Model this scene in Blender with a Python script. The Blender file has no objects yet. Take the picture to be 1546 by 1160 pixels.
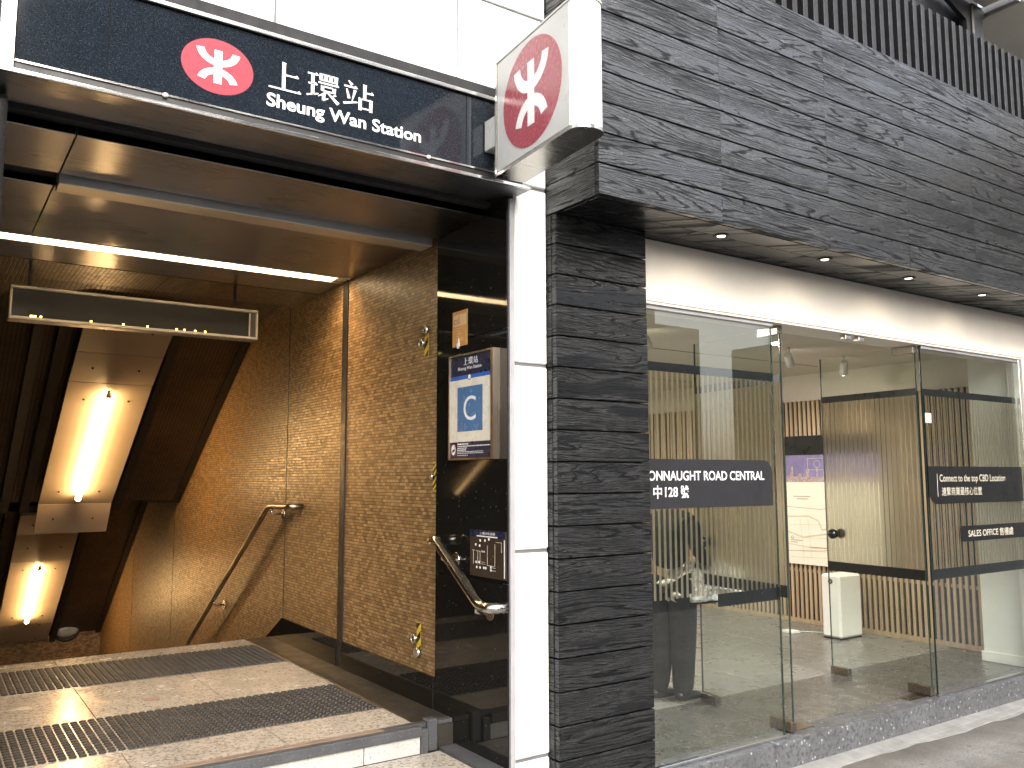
import bpy, bmesh, math, random
from mathutils import Vector, Matrix, noise as mnoise
R = math.radians
SC = bpy.context.scene
COL = SC.collection
random.seed(7)

# ---------------------------------------------------------------- camera, sky, sun, exposure
cam = bpy.data.cameras.new("camera")
cam.sensor_width = 36.0
cam.lens = 36.0 * 1298.7 / 1546.0
cam.clip_start = 0.05
cam.clip_end = 800.0
camo = bpy.data.objects.new("camera", cam)
COL.objects.link(camo)
yaw, pitch, roll = R(34.363), R(6.187), R(-0.136)
fw = Vector((math.sin(yaw) * math.cos(pitch), math.cos(yaw) * math.cos(pitch), math.sin(pitch)))
rt = Vector((math.cos(yaw), -math.sin(yaw), 0.0))
up = rt.cross(fw)
r2 = math.cos(roll) * rt + math.sin(roll) * up
u2 = -math.sin(roll) * rt + math.cos(roll) * up
camo.matrix_world = Matrix(((r2.x, u2.x, -fw.x, 0.0), (r2.y, u2.y, -fw.y, 0.0), (r2.z, u2.z, -fw.z, 1.6), (0, 0, 0, 1)))
SC.camera = camo

world = bpy.data.worlds.new("World")
SC.world = world
world.use_nodes = True
wt = world.node_tree
for n in list(wt.nodes):
    wt.nodes.remove(n)
wo = wt.nodes.new("ShaderNodeOutputWorld")
bg = wt.nodes.new("ShaderNodeBackground")
sky = wt.nodes.new("ShaderNodeTexSky")
sky.sky_type = 'NISHITA'
sky.sun_disc = False
SUN_EL, SUN_AZ = R(33), R(186)          # azimuth measured from +Y towards +X
sky.sun_elevation = SUN_EL
sky.sun_rotation = SUN_AZ
sky.air_density = 1.0
sky.dust_density = 4.0
sky.ozone_density = 0.6
bg.inputs['Strength'].default_value = 0.15
hs = wt.nodes.new("ShaderNodeHueSaturation")      # thin overcast: the same sky, paler
hs.inputs['Saturation'].default_value = 0.45
wt.links.new(sky.outputs[0], hs.inputs['Color'])
wt.links.new(hs.outputs[0], bg.inputs['Color'])
wt.links.new(bg.outputs[0], wo.inputs['Surface'])

sl = bpy.data.lights.new("sun", 'SUN')
sl.energy = 0.5
sl.angle = R(40)
sl.color = (1.0, 0.96, 0.9)
so = bpy.data.objects.new("sun", sl)
COL.objects.link(so)
sdir = Vector((math.sin(SUN_AZ) * math.cos(SUN_EL), math.cos(SUN_AZ) * math.cos(SUN_EL), math.sin(SUN_EL)))
so.rotation_euler = sdir.to_track_quat('Z', 'Y').to_euler()
so.location = sdir * 30

SC.view_settings.view_transform = 'Standard'
SC.view_settings.look = 'None'
SC.view_settings.gamma = 1.0
SC.view_settings.use_curve_mapping = False
SC.view_settings.exposure = 1.75
SC.render.engine = 'CYCLES'
SC.cycles.use_denoising = True
SC.cycles.max_bounces = 10
SC.cycles.diffuse_bounces = 4
SC.cycles.glossy_bounces = 4
SC.cycles.transmission_bounces = 6
SC.cycles.transparent_max_bounces = 24
SC.cycles.sample_clamp_indirect = 6.0
SC.cycles.caustics_reflective = False
SC.cycles.caustics_refractive = False

# ---------------------------------------------------------------- material helpers
class NT:
    def __init__(s, name):
        s.m = bpy.data.materials.new(name)
        s.m.use_nodes = True
        s.t = s.m.node_tree
        s.p = s.t.nodes.get('Principled BSDF')
        s.o = s.t.nodes.get('Material Output')
    def n(s, typ, **kw):
        nd = s.t.nodes.new(typ)
        for k, v in kw.items():
            if k.startswith('i_'):
                nd.inputs[int(k[2:])].default_value = v
            else:
                setattr(nd, k, v)
        return nd
    def l(s, a, b):
        s.t.links.new(a, b)
    def math(s, op, a, b=None, c=None, clamp=False):
        nd = s.n('ShaderNodeMath', operation=op)
        nd.use_clamp = clamp
        for i, v in enumerate((a, b, c)):
            if v is None: continue
            if isinstance(v, (int, float)): nd.inputs[i].default_value = v
            else: s.l(v, nd.inputs[i])
        return nd.outputs[0]
    def mix(s, f, a, b):
        nd = s.n('ShaderNodeMix', data_type='RGBA')
        for i, v in ((0, f), (6, a), (7, b)):
            if isinstance(v, (int, float)): nd.inputs[i].default_value = v
            elif isinstance(v, tuple): nd.inputs[i].default_value = (*v, 1.0) if len(v) == 3 else v
            else: s.l(v, nd.inputs[i])
        return nd.outputs[2]
    def ramp(s, f, lo, hi, a=0.0, b=1.0):
        nd = s.n('ShaderNodeMapRange')
        nd.clamp = True
        s.l(f, nd.inputs[0])
        nd.inputs[1].default_value = lo; nd.inputs[2].default_value = hi
        nd.inputs[3].default_value = a; nd.inputs[4].default_value = b
        return nd.outputs[0]
    def pos(s):
        return s.n('ShaderNodeNewGeometry').outputs['Position']
    def objc(s):
        return s.n('ShaderNodeTexCoord').outputs['Object']
    def scaled(s, v, sc):
        nd = s.n('ShaderNodeVectorMath', operation='MULTIPLY')
        s.l(v, nd.inputs[0]); nd.inputs[1].default_value = sc
        return nd.outputs[0]
    def noise(s, v, scale, detail=3.0, rough=0.55):
        nd = s.n('ShaderNodeTexNoise')
        s.l(v, nd.inputs['Vector'])
        nd.inputs['Scale'].default_value = scale
        nd.inputs['Detail'].default_value = detail
        nd.inputs['Roughness'].default_value = rough
        return nd.outputs['Fac']
    def bump(s, h, strength, dist):
        nd = s.n('ShaderNodeBump')
        nd.inputs['Strength'].default_value = strength
        nd.inputs['Distance'].default_value = dist
        s.l(h, nd.inputs['Height'])
        s.l(nd.outputs[0], s.p.inputs['Normal'])
        return nd
    def set(s, name, v):
        if isinstance(v, tuple): v = (*v, 1.0) if len(v) == 3 else v
        if isinstance(v, (int, float, tuple)): s.p.inputs[name].default_value = v
        else: s.l(v, s.p.inputs[name])

def basic(name, col, rough=0.5, metal=0.0, var=0.12, vs=6.0, rvar=0.1, bump=0.0, bs=60.0, spec=0.5, trans=0.0):
    k = NT(name)
    v = k.pos()
    f = k.noise(v, vs, 5.0, 0.6)
    f2 = k.ramp(f, 0.3, 0.7)
    k.set('Base Color', k.mix(f2, tuple(c * (1 - var) for c in col), tuple(min(1, c * (1 + var)) for c in col)))
    g = k.noise(v, vs * 3.1, 4.0)
    k.set('Roughness', k.ramp(g, 0.3, 0.7, max(0.02, rough - rvar), min(1, rough + rvar)))
    k.set('Metallic', metal)
    k.set('Specular IOR Level', spec)
    if trans: k.set('Transmission Weight', trans)
    if bump: k.bump(k.noise(v, bs, 3.0), bump, 0.004)
    return k.m

def emit(name, col, strength):
    k = NT(name)
    k.set('Base Color', col)
    k.set('Emission Color', col)
    k.p.inputs['Emission Strength'].default_value = strength
    k.m.cycles.emission_sampling = 'FRONT_BACK'
    return k.m

def granite(name, col, dark, light, rough=0.25, scale=1.0, lf=0.9, df=0.42, bump=0.0, stain=0.12, rv=0.1):
    k = NT(name)
    v = k.pos()
    a = k.noise(v, 95 * scale, 4.0, 0.7)
    b = k.noise(v, 5.0, 4.0, 0.6)
    base = k.mix(k.ramp(b, 0.3, 0.7), tuple(c * (1 - stain) for c in col), tuple(c * (1 + stain) for c in col))
    c1 = k.mix(k.ramp(a, df - 0.08, df + 0.05, 1.0, 0.0), base, dark)
    vo = k.n('ShaderNodeTexVoronoi')
    vo.inputs['Scale'].default_value = 120 * scale
    k.l(v, vo.inputs['Vector'])
    sep = k.n('ShaderNodeSeparateColor')
    k.l(vo.outputs['Color'], sep.inputs[0])
    fl = k.math('MULTIPLY', k.ramp(sep.outputs[0], lf, lf + 0.02), k.ramp(vo.outputs['Distance'], 0.2, 0.42, 1.0, 0.0))
    k.set('Base Color', k.mix(fl, c1, light))
    g = k.noise(v, 9.0, 5.0)
    k.set('Roughness', k.ramp(g, 0.3, 0.7, max(0.03, rough - 0.8 * rv), rough + rv))
    if bump: k.bump(a, bump, 0.003)
    return k.m

def steel(name, col=(0.56, 0.53, 0.49), rough=0.22, axis='X', brush=0.06):
    k = NT(name)
    v = k.pos()
    sc = (2.0, 260.0, 260.0) if axis == 'X' else ((260.0, 2.0, 260.0) if axis == 'Y' else (260.0, 260.0, 2.0))
    f = k.noise(k.scaled(v, sc), 1.0, 3.0)
    s2 = k.noise(v, 3.0, 5.0)
    k.set('Base Color', k.mix(k.ramp(s2, 0.35, 0.7), tuple(c * 0.86 for c in col), col))
    k.set('Metallic', 1.0)
    dr = 0.06 if brush else 0.015
    r1 = k.ramp(f, 0.3, 0.7, rough - dr, rough + dr)
    k.set('Roughness', k.math('ADD', r1, k.ramp(s2, 0.45, 0.75, 0.0, 0.08 if brush else 0.03)))
    if brush: k.bump(f, brush, 0.001)
    return k.m

def charred(name, gloss=1.0):
    """black painted timber planks with raised brushed grain"""
    k = NT(name)
    oi = k.n('ShaderNodeObjectInfo')
    sp = k.n('ShaderNodeSeparateXYZ')
    k.l(k.pos(), sp.inputs[0])
    u = k.math('ADD', sp.outputs[0], sp.outputs[1])
    rnd = k.math('MULTIPLY', oi.outputs['Random'], 90.0)
    def vec(a, b, c):
        nd = k.n('ShaderNodeCombineXYZ')
        for i, v in enumerate((a, b, c)):
            if isinstance(v, (int, float)): nd.inputs[i].default_value = v
            else: k.l(v, nd.inputs[i])
        return nd.outputs[0]
    def mu(a, b): return k.math('MULTIPLY', a, b)
    w = k.math('ADD', sp.outputs[2], mu(k.noise(vec(mu(u, 1.6), mu(sp.outputs[2], 4.0), rnd), 1.0, 2.0), 0.06))
    # contour lines of a field stretched along the board: cathedral grain round the odd knot
    fld = k.noise(vec(mu(u, 0.42), mu(w, 7.0), rnd), 1.0, 1.4, 0.4)
    jit = k.noise(vec(mu(u, 9.0), mu(w, 90.0), rnd), 1.0, 3.0)
    ph = k.math('ADD', mu(fld, 30.0), mu(jit, 0.8))
    tri = k.math('ABSOLUTE', k.math('SUBTRACT', k.math('FRACT', ph), 0.5))
    zone = k.noise(vec(mu(u, 1.3), mu(w, 10.0), k.math('ADD', rnd, 5.0)), 1.0, 3.0, 0.6)
    wide = k.ramp(zone, 0.34, 0.62, 0.06, 0.25)                     # calm plateaus and busy streaks
    groove = k.ramp(k.math('DIVIDE', tri, wide), 0.3, 1.0, 1.0, 0.0)
    fine = k.noise(vec(mu(u, 9.0), mu(w, 420.0), rnd), 1.0, 3.0, 0.6)
    fines = mu(k.ramp(fine, 0.47, 0.6), k.ramp(zone, 0.38, 0.62, 0.1, 1.0))
    dk = k.math('MAXIMUM', mu(groove, 0.9), mu(fines, 0.85))
    h = k.math('SUBTRACT', 1.0, dk)
    col = k.mix(k.ramp(zone, 0.3, 0.7), (0.0045, 0.0048, 0.0055), (0.0065, 0.007, 0.008))
    k.set('Base Color', k.mix(mu(dk, 0.8), col, (0.0025, 0.0025, 0.0025)))
    k.set('Roughness', k.math('ADD', k.ramp(zone, 0.3, 0.7, 0.2, 0.3), mu(dk, 0.35)))
    k.set('Specular IOR Level', k.ramp(dk, 0.0, 1.0, 1.0 * gloss, 0.2 * gloss))
    k.set('Coat Weight', k.ramp(dk, 0.1, 0.8, 0.45 if gloss > 0.9 else 0.0, 0.0))
    k.p.inputs['Coat Roughness'].default_value = 0.3
    k.bump(h, 0.6, 0.0035)
    return k.m

def mosaic(name, axis='Y', tw=0.037, th=0.0185, pal=((0.108, 0.059, 0.021), (0.21, 0.123, 0.047), (0.34, 0.225, 0.106)), grout=(0.055, 0.034, 0.016)):
    k = NT(name)
    sp = k.n('ShaderNodeSeparateXYZ')
    k.l(k.pos(), sp.inputs[0])
    u0 = sp.outputs[1] if axis in ('Y', 'C') else sp.outputs[0]
    v0 = sp.outputs[0] if axis == 'C' else sp.outputs[2]
    v = k.math('DIVIDE', v0, th)
    row = k.math('FLOOR', v)
    wn0 = k.n('ShaderNodeTexWhiteNoise', noise_dimensions='1D')
    k.l(row, wn0.inputs['W'])
    u = k.math('ADD', k.math('DIVIDE', u0, tw), k.math('ADD', k.math('MULTIPLY', row, 0.5), k.math('MULTIPLY', wn0.outputs['Value'], 0.06)))
    colm = k.math('FLOOR', u)
    cb = k.n('ShaderNodeCombineXYZ')
    k.l(colm, cb.inputs[0]); k.l(row, cb.inputs[1])
    wn = k.n('ShaderNodeTexWhiteNoise', noise_dimensions='3D')
    k.l(cb.outputs[0], wn.inputs['Vector'])
    cr = k.n('ShaderNodeValToRGB')
    e = cr.color_ramp.elements
    e[0].position = 0.0; e[0].color = (*pal[0], 1)
    e[1].position = 1.0; e[1].color = (*pal[2], 1)
    m_ = e.new(0.45); m_.color = (*pal[1], 1)
    k.l(wn.outputs['Value'], cr.inputs[0])
    fu = k.math('ABSOLUTE', k.math('SUBTRACT', k.math('FRACT', u), 0.5))
    fv = k.math('ABSOLUTE', k.math('SUBTRACT', k.math('FRACT', v), 0.5))
    gm = k.math('MAXIMUM', k.ramp(fu, 0.455, 0.485), k.ramp(fv, 0.39, 0.455))
    big = k.noise(k.pos(), 1.3, 5.0, 0.6)
    c = k.mix(k.ramp(big, 0.3, 0.7, 0.0, 0.35), cr.outputs[0], (0.26, 0.16, 0.07))
    k.set('Base Color', k.mix(gm, c, grout))
    sepc = k.n('ShaderNodeSeparateColor')
    k.l(wn.outputs['Color'], sepc.inputs[0])
    k.set('Roughness', k.math('MAXIMUM', k.ramp(sepc.outputs[1], 0.0, 1.0, 0.28, 0.5), k.math('MULTIPLY', gm, 0.8)))
    tilt = k.n('ShaderNodeVectorMath', operation='SUBTRACT')
    k.l(wn.outputs['Color'], tilt.inputs[0]); tilt.inputs[1].default_value = (0.5, 0.5, 0.5)
    tl = k.scaled(tilt.outputs[0], (0.045, 0.045, 0.045))
    bm = k.n('ShaderNodeBump')
    bm.inputs['Strength'].default_value = 0.5; bm.inputs['Distance'].default_value = 0.002
    k.l(k.math('SUBTRACT', 1.0, gm), bm.inputs['Height'])
    ad = k.n('ShaderNodeVectorMath', operation='ADD')
    k.l(bm.outputs[0], ad.inputs[0]); k.l(tl, ad.inputs[1])
    nz = k.n('ShaderNodeVectorMath', operation='NORMALIZE')
    k.l(ad.outputs[0], nz.inputs[0])
    k.l(nz.outputs[0], k.p.inputs['Normal'])
    return k.m

def glass_mat(name, tint=(0.93, 0.97, 0.94)):
    k = NT(name)
    k.t.nodes.remove(k.p)
    ge = k.n('ShaderNodeNewGeometry')
    ior = k.math('SUBTRACT', 1.5, k.math('MULTIPLY', ge.outputs['Backfacing'], 1.5 - 1 / 1.5))
    fr = k.n('ShaderNodeFresnel')
    k.l(ior, fr.inputs['IOR'])
    tr = k.n('ShaderNodeBsdfTransparent'); tr.inputs[0].default_value = (*tint, 1)
    gl = k.n('ShaderNodeBsdfGlossy'); gl.inputs['Roughness'].default_value = 0.0
    gl.inputs[0].default_value = (1, 1, 1, 1)
    mx = k.n('ShaderNodeMixShader')
    k.l(fr.outputs[0], mx.inputs[0]); k.l(tr.outputs[0], mx.inputs[1]); k.l(gl.outputs[0], mx.inputs[2])
    k.l(mx.outputs[0], k.o.inputs['Surface'])
    return k.m

def film_mat(name, pitch=0.0385, duty=0.72, body=0.8):
    """frosted window film printed in vertical stripes"""
    k = NT(name)
    k.t.nodes.remove(k.p)
    sp = k.n('ShaderNodeSeparateXYZ')
    k.l(k.objc(), sp.inputs[0])
    f = k.math('FRACT', k.math('DIVIDE', k.math('ADD', sp.outputs[0], 50.0), pitch))
    st = k.ramp(f, duty, duty + 0.03, 1.0, 0.0)
    df = k.n('ShaderNodeBsdfDiffuse'); df.inputs[0].default_value = (0.50, 0.44, 0.34, 1)
    tl = k.n('ShaderNodeBsdfTranslucent'); tl.inputs[0].default_value = (0.66, 0.58, 0.43, 1)
    rf = k.n('ShaderNodeBsdfRefraction'); rf.inputs['Color'].default_value = (0.90, 0.89, 0.85, 1)
    rf.inputs['Roughness'].default_value = 0.32; rf.inputs['IOR'].default_value = 1.3
    a = k.n('ShaderNodeMixShader'); a.inputs[0].default_value = 0.5
    k.l(df.outputs[0], a.inputs[1]); k.l(tl.outputs[0], a.inputs[2])
    c = k.n('ShaderNodeMixShader'); c.inputs[0].default_value = 0.84
    k.l(a.outputs[0], c.inputs[1]); k.l(rf.outputs[0], c.inputs[2])
    tr = k.n('ShaderNodeBsdfTransparent')
    tr.inputs[0].default_value = (0.92, 0.90, 0.86, 1)
    b = k.n('ShaderNodeMixShader')
    k.l(k.math('MULTIPLY', st, body), b.inputs[0])
    k.l(tr.outputs[0], b.inputs[1]); k.l(c.outputs[0], b.inputs[2])
    k.l(b.outputs[0], k.o.inputs['Surface'])
    return k.m

def wood(name, a, b, axis='Z', rough=0.5):
    k = NT(name)
    oi = k.n('ShaderNodeObjectInfo')
    v = k.pos()
    sc = {'Z': (40.0, 40.0, 1.6), 'X': (1.6, 40.0, 40.0), 'Y': (40.0, 1.6, 40.0)}[axis]
    f = k.noise(k.scaled(v, sc), 1.0, 4.0)
    f = k.math('ADD', k.ramp(f, 0.3, 0.7), k.ramp(oi.outputs['Random'], 0, 1, -0.3, 0.3), clamp=True)
    k.set('Base Color', k.mix(f, a, b))
    k.set('Roughness', rough)
    k.bump(f, 0.1, 0.001)
    return k.m

M = {}
M['white_panel'] = basic('white_aluminium_cladding', (0.74, 0.76, 0.74), 0.32, 0, 0.04, 1.5, 0.06)
M['joint'] = basic('grey_sealant', (0.14, 0.135, 0.14), 0.7)
M['metal_trim'] = basic('grey_metal_trim', (0.42, 0.41, 0.42), 0.4, 0.3)
M['black_timber'] = charred('black_brushed_timber')
M['matt_timber'] = charred('matt_black_brushed_timber', 0.6)
M['black_void'] = basic('black_void_paint', (0.012, 0.012, 0.013), 0.7)
M['black_slat'] = basic('black_slat_paint', (0.014, 0.014, 0.0145), 0.5, 0, 0.2)
M['steel'] = steel('brushed_stainless')
M['soffit_steel'] = steel('soffit_stainless', (0.31, 0.31, 0.32), 0.28, 'X', 0.0)
k_ = M['soffit_steel'].node_tree
p_ = k_.nodes['Principled BSDF']
p_.inputs['Anisotropic'].default_value = 0.95
cx_ = k_.nodes.new('ShaderNodeCombineXYZ'); cx_.inputs[1].default_value = 1.0
k_.links.new(cx_.outputs[0], p_.inputs['Tangent'])
M['lip_steel'] = steel('satin_steel_lip', (0.66, 0.65, 0.63), 0.5, 'X')
M['brown_rail'] = steel('dull_handrail_steel', (0.34, 0.305, 0.26), 0.3, 'Y')
M['rail_steel'] = steel('handrail_stainless', (0.62, 0.58, 0.52), 0.2, 'Y')
M['dark_steel'] = steel('bronzed_steel', (0.30, 0.265, 0.22), 0.25)
M['bright_steel'] = steel('polished_steel_edge', (0.72, 0.71, 0.69), 0.16)
M['black_granite'] = granite('black_granite', (0.010, 0.0095, 0.008), (0.004, 0.004, 0.004), (0.22, 0.19, 0.15), 0.035, 0.9, 0.985, 0.36, 0.0, 0.12, 0.02)
M['black_granite'].node_tree.nodes['Principled BSDF'].inputs['Specular IOR Level'].default_value = 0.32
M['navy_granite'] = granite('navy_speckled_granite', (0.012, 0.016, 0.022), (0.006, 0.008, 0.011), (0.066, 0.078, 0.092), 0.06, 2.4, 0.74, 0.42, 0.0, 0.12, 0.015)
M['beige_granite'] = granite('beige_granite', (0.40, 0.36, 0.30), (0.17, 0.15, 0.125), (0.46, 0.42, 0.36), 0.2, 0.7, 0.95, 0.46, 0.0, 0.16)
M['band_granite'] = granite('dark_band_granite', (0.085, 0.074, 0.062), (0.04, 0.036, 0.03), (0.15, 0.14, 0.12), 0.5, 1.1, 0.92, 0.44, 0.0, 0.2)
M['white_granite'] = granite('white_granite_riser', (0.40, 0.39, 0.365), (0.20, 0.195, 0.185), (0.56, 0.55, 0.53), 0.5, 0.8, 0.85, 0.40, 0.08, 0.1)
M['edge_granite'] = granite('dark_grey_granite_edge', (0.060, 0.062, 0.066), (0.03, 0.03, 0.032), (0.16, 0.16, 0.17), 0.45, 1.2, 0.92, 0.42, 0.05, 0.3)
M['gutter_granite'] = granite('brown_black_granite', (0.030, 0.026, 0.020), (0.012, 0.011, 0.01), (0.08, 0.07, 0.06), 0.4, 1.2, 0.92, 0.42, 0.0, 0.35)
M['kerb_granite'] = granite('grey_flecked_granite', (0.115, 0.117, 0.122), (0.050, 0.051, 0.056), (0.36, 0.36, 0.37), 0.4, 0.38, 0.84, 0.47, 0.05, 0.2)
M['tan_strip'] = basic('tan_anti_slip_strip', (0.20, 0.14, 0.10), 0.7, 0, 0.2, 12, 0.1, 0.3, 220)
M['stud'] = basic('dark_rubber_stud', (0.022, 0.020, 0.018), 0.65, 0, 0.35, 7)
M['mosaic_wall'] = mosaic('brown_mosaic_wall', 'Y')
M['mosaic_end'] = mosaic('brown_mosaic_end_wall', 'X')
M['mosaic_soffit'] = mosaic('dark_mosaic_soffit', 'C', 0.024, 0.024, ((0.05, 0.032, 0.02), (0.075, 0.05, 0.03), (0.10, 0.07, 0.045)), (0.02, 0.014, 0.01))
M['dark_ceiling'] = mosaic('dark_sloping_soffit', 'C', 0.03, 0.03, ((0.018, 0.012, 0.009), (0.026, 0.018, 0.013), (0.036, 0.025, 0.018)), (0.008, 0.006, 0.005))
M['cream_panel'] = basic('cream_light_panel', (0.36, 0.30, 0.23), 0.4, 0, 0.06, 3)
M['tube'] = emit('warm_tube', (1.0, 0.61, 0.25), 26.0)
M['lin'] = emit('linear_lamp', (1.0, 0.72, 0.42), 18.0)
M['dl'] = emit('small_downlight_lamp', (1.0, 0.95, 0.85), 0.9)
M['amber'] = emit('amber_led', (1.0, 0.85, 0.12), 3.0)
M['display_glass'] = basic('dark_display_panel', (0.020, 0.019, 0.017), 0.12, 0, 0.1)
M['white_paint'] = basic('cream_white_wall_paint', (0.86, 0.80, 0.71), 0.75, 0, 0.04, 3, 0.05, 0.25, 90)
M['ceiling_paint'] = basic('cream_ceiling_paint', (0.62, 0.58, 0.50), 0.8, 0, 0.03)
M['soffit_paint'] = basic('cream_canopy_paint', (0.76, 0.71, 0.61), 0.8, 0, 0.05, 2)
M['pier_paint'] = basic('white_pier_paint', (0.80, 0.78, 0.72), 0.7, 0, 0.03)
M['slat_wood'] = wood('pale_oak_slat', (0.34, 0.245, 0.155), (0.48, 0.37, 0.25), 'Z')
M['slat_back'] = basic('dark_slat_backing', (0.055, 0.036, 0.022), 0.8)
M['glass'] = glass_mat('clear_glass', (0.95, 0.975, 0.955))
M['glass_edge'] = basic('green_glass_edge', (0.015, 0.03, 0.026), 0.1)
M['film_window'] = film_mat('striped_frosted_film', 0.0385, 0.40, 0.8)
M['film_door'] = film_mat('wide_striped_frosted_film', 0.0385, 0.84, 0.92)
M['film_black'] = basic('black_window_film', (0.005, 0.005, 0.005), 0.35)
M['sign_grey'] = basic('charcoal_window_sign', (0.020, 0.020, 0.0225), 0.4, 0, 0.05)
M['sign_black'] = basic('black_window_sign', (0.007, 0.007, 0.007), 0.4, 0, 0.05)
M['letter_white'] = basic('white_lettering', (0.82, 0.82, 0.80), 0.5, 0, 0.02)
M['letter_cream'] = basic('cream_lettering', (0.60, 0.55, 0.44), 0.5, 0, 0.03)
M['red'] = basic('red_enamel', (0.33, 0.040, 0.062), 0.25, 0, 0.06, 20)
M['red_granite'] = basic('red_inlay', (0.34, 0.070, 0.090), 0.12, 0, 0.06, 40)
M['sign_face'] = basic('satin_sign_face', (0.52, 0.515, 0.49), 0.35, 0.0, 0.05, 4)
M['sign_white'] = basic('white_sign_front', (0.80, 0.80, 0.78), 0.4, 0, 0.02)
M['navy'] = basic('navy_enamel', (0.012, 0.016, 0.045), 0.3, 0, 0.05)
M['blue'] = basic('bright_blue_enamel', (0.030, 0.12, 0.48), 0.3, 0, 0.04)
M['c_blue'] = basic('steel_blue_enamel', (0.075, 0.17, 0.34), 0.25, 0, 0.08)
M['led_frame'] = basic('aged_aluminium_frame', (0.26, 0.24, 0.21), 0.5, 0.2, 0.08)
M['cream'] = basic('cream_enamel', (0.72, 0.67, 0.56), 0.3, 0, 0.03)
M['brass'] = steel('brushed_frame', (0.55, 0.46, 0.36), 0.3, 'Z')
M['orange'] = basic('faded_orange_print', (0.50, 0.24, 0.065), 0.5, 0, 0.1, 30)
M['peach'] = basic('pale_orange_print', (0.60, 0.40, 0.22), 0.5, 0, 0.05)
M['tag_brown'] = basic('brown_print', (0.24, 0.12, 0.04), 0.5)
M['plaque_brown'] = basic('brown_smoked_plaque', (0.050, 0.034, 0.023), 0.2, 0, 0.15)
M['yellow'] = basic('hazard_yellow', (0.62, 0.45, 0.03), 0.5, 0, 0.1, 40)
M['black'] = basic('matt_black', (0.012, 0.012, 0.012), 0.45)
M['black_gloss'] = basic('black_gloss', (0.008, 0.008, 0.008), 0.15)
M['shop_floor'] = granite('grey_stone_floor', (0.235, 0.23, 0.215), (0.125, 0.12, 0.11), (0.36, 0.35, 0.33), 0.3, 0.7, 0.90, 0.47, 0.0, 0.1)
M['shop_border'] = granite('dark_stone_floor_border', (0.092, 0.090, 0.083), (0.05, 0.048, 0.044), (0.34, 0.33, 0.31), 0.28, 0.5, 0.90, 0.47, 0.0, 0.12)
M['appliance'] = basic('white_plastic', (0.78, 0.77, 0.74), 0.35, 0, 0.02)
M['cable'] = basic('white_cable', (0.7, 0.69, 0.66), 0.5)
M['purple'] = basic('dusk_sky_print', (0.20, 0.17, 0.33), 0.4, 0, 0.25, 6)
M['city'] = basic('skyline_print', (0.36, 0.29, 0.29), 0.4, 0, 0.5, 60)
M['map_paper'] = basic('map_print', (0.80, 0.745, 0.64), 0.45, 0, 0.02)
M['map_line'] = basic('map_road_print', (0.60, 0.51, 0.38), 0.5)
M['map_dark'] = basic('map_label_print', (0.28, 0.21, 0.14), 0.5)
M['mirror'] = basic('grey_dome_plastic', (0.60, 0.58, 0.52), 0.25, 0, 0.1)
M['trouser'] = basic('dark_grey_cloth', (0.004, 0.004, 0.004), 0.9, 0, 0.2, 20)
M['jacket'] = basic('dark_olive_cloth', (0.009, 0.0088, 0.0078), 0.9, 0, 0.2, 20)
M['skin'] = basic('skin', (0.42, 0.25, 0.17), 0.5, 0, 0.06, 12)
M['hair'] = basic('black_hair', (0.012, 0.010, 0.009), 0.5, 0, 0.2, 60)
M['bag'] = basic('white_plastic_bag', (0.50, 0.49, 0.48), 0.3, 0, 0.15, 14)
M['conc_far'] = basic('grey_render_facade', (0.075, 0.073, 0.07), 0.8, 0, 0.3, 0.4)
M['window_far'] = basic('dark_window_glass', (0.02, 0.023, 0.026), 0.1)
M['asphalt'] = basic('asphalt', (0.05, 0.05, 0.052), 0.85, 0, 0.2, 3, 0.08, 0.3, 90)

def pavement_mat():
    k = NT('worn_concrete_pavement')
    v = k.pos()
    a = k.noise(v, 2.2, 6.0, 0.65)
    b = k.noise(v, 60, 4.0, 0.7)
    c = k.mix(k.ramp(a, 0.36, 0.62), (0.145, 0.138, 0.125), (0.245, 0.238, 0.225))
    c = k.mix(k.ramp(b, 0.38, 0.5, 0.6, 0.0), c, (0.085, 0.08, 0.072))
    gv = k.n('ShaderNodeTexVoronoi'); gv.inputs['Scale'].default_value = 5.5
    k.l(v, gv.inputs['Vector'])
    gs = k.n('ShaderNodeSeparateColor'); k.l(gv.outputs['Color'], gs.inputs[0])
    gum = k.math('MULTIPLY', k.ramp(gs.outputs[0], 0.6, 0.62), k.ramp(gv.outputs['Distance'], 0.07, 0.10, 0.7, 0.0))
    c = k.mix(gum, c, (0.06, 0.055, 0.05))
    sy = k.n('ShaderNodeSeparateXYZ'); k.l(v, sy.inputs[0])
    wob = k.math('ADD', sy.outputs[1], k.math('MULTIPLY', k.math('SUBTRACT', k.noise(v, 6.0, 4.0), 0.5), 0.16))
    c = k.mix(k.math('MULTIPLY', k.ramp(wob, 2.80, 3.0), 0.6), c, (0.075, 0.062, 0.05))
    st = k.noise(k.scaled(v, (1.0, 3.5, 1.0)), 1.4, 6.0, 0.7)
    c = k.mix(k.ramp(st, 0.55, 0.62, 0.0, 0.6), c, (0.16, 0.135, 0.11))
    k.set('Base Color', c)
    k.set('Roughness', k.ramp(a, 0.3, 0.7, 0.9, 0.7))
    h = k.math('ADD', b, k.math('MULTIPLY', a, 0.8))
    k.bump(h, 0.5, 0.004)
    return k.m
M['pavement'] = pavement_mat()
M['cement'] = basic('pale_cement', (0.27, 0.265, 0.25), 0.85, 0, 0.25, 7, 0.08, 0.4, 120)

# ---------------------------------------------------------------- object helpers
WL = {}                                  # world location of every object built here

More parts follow.
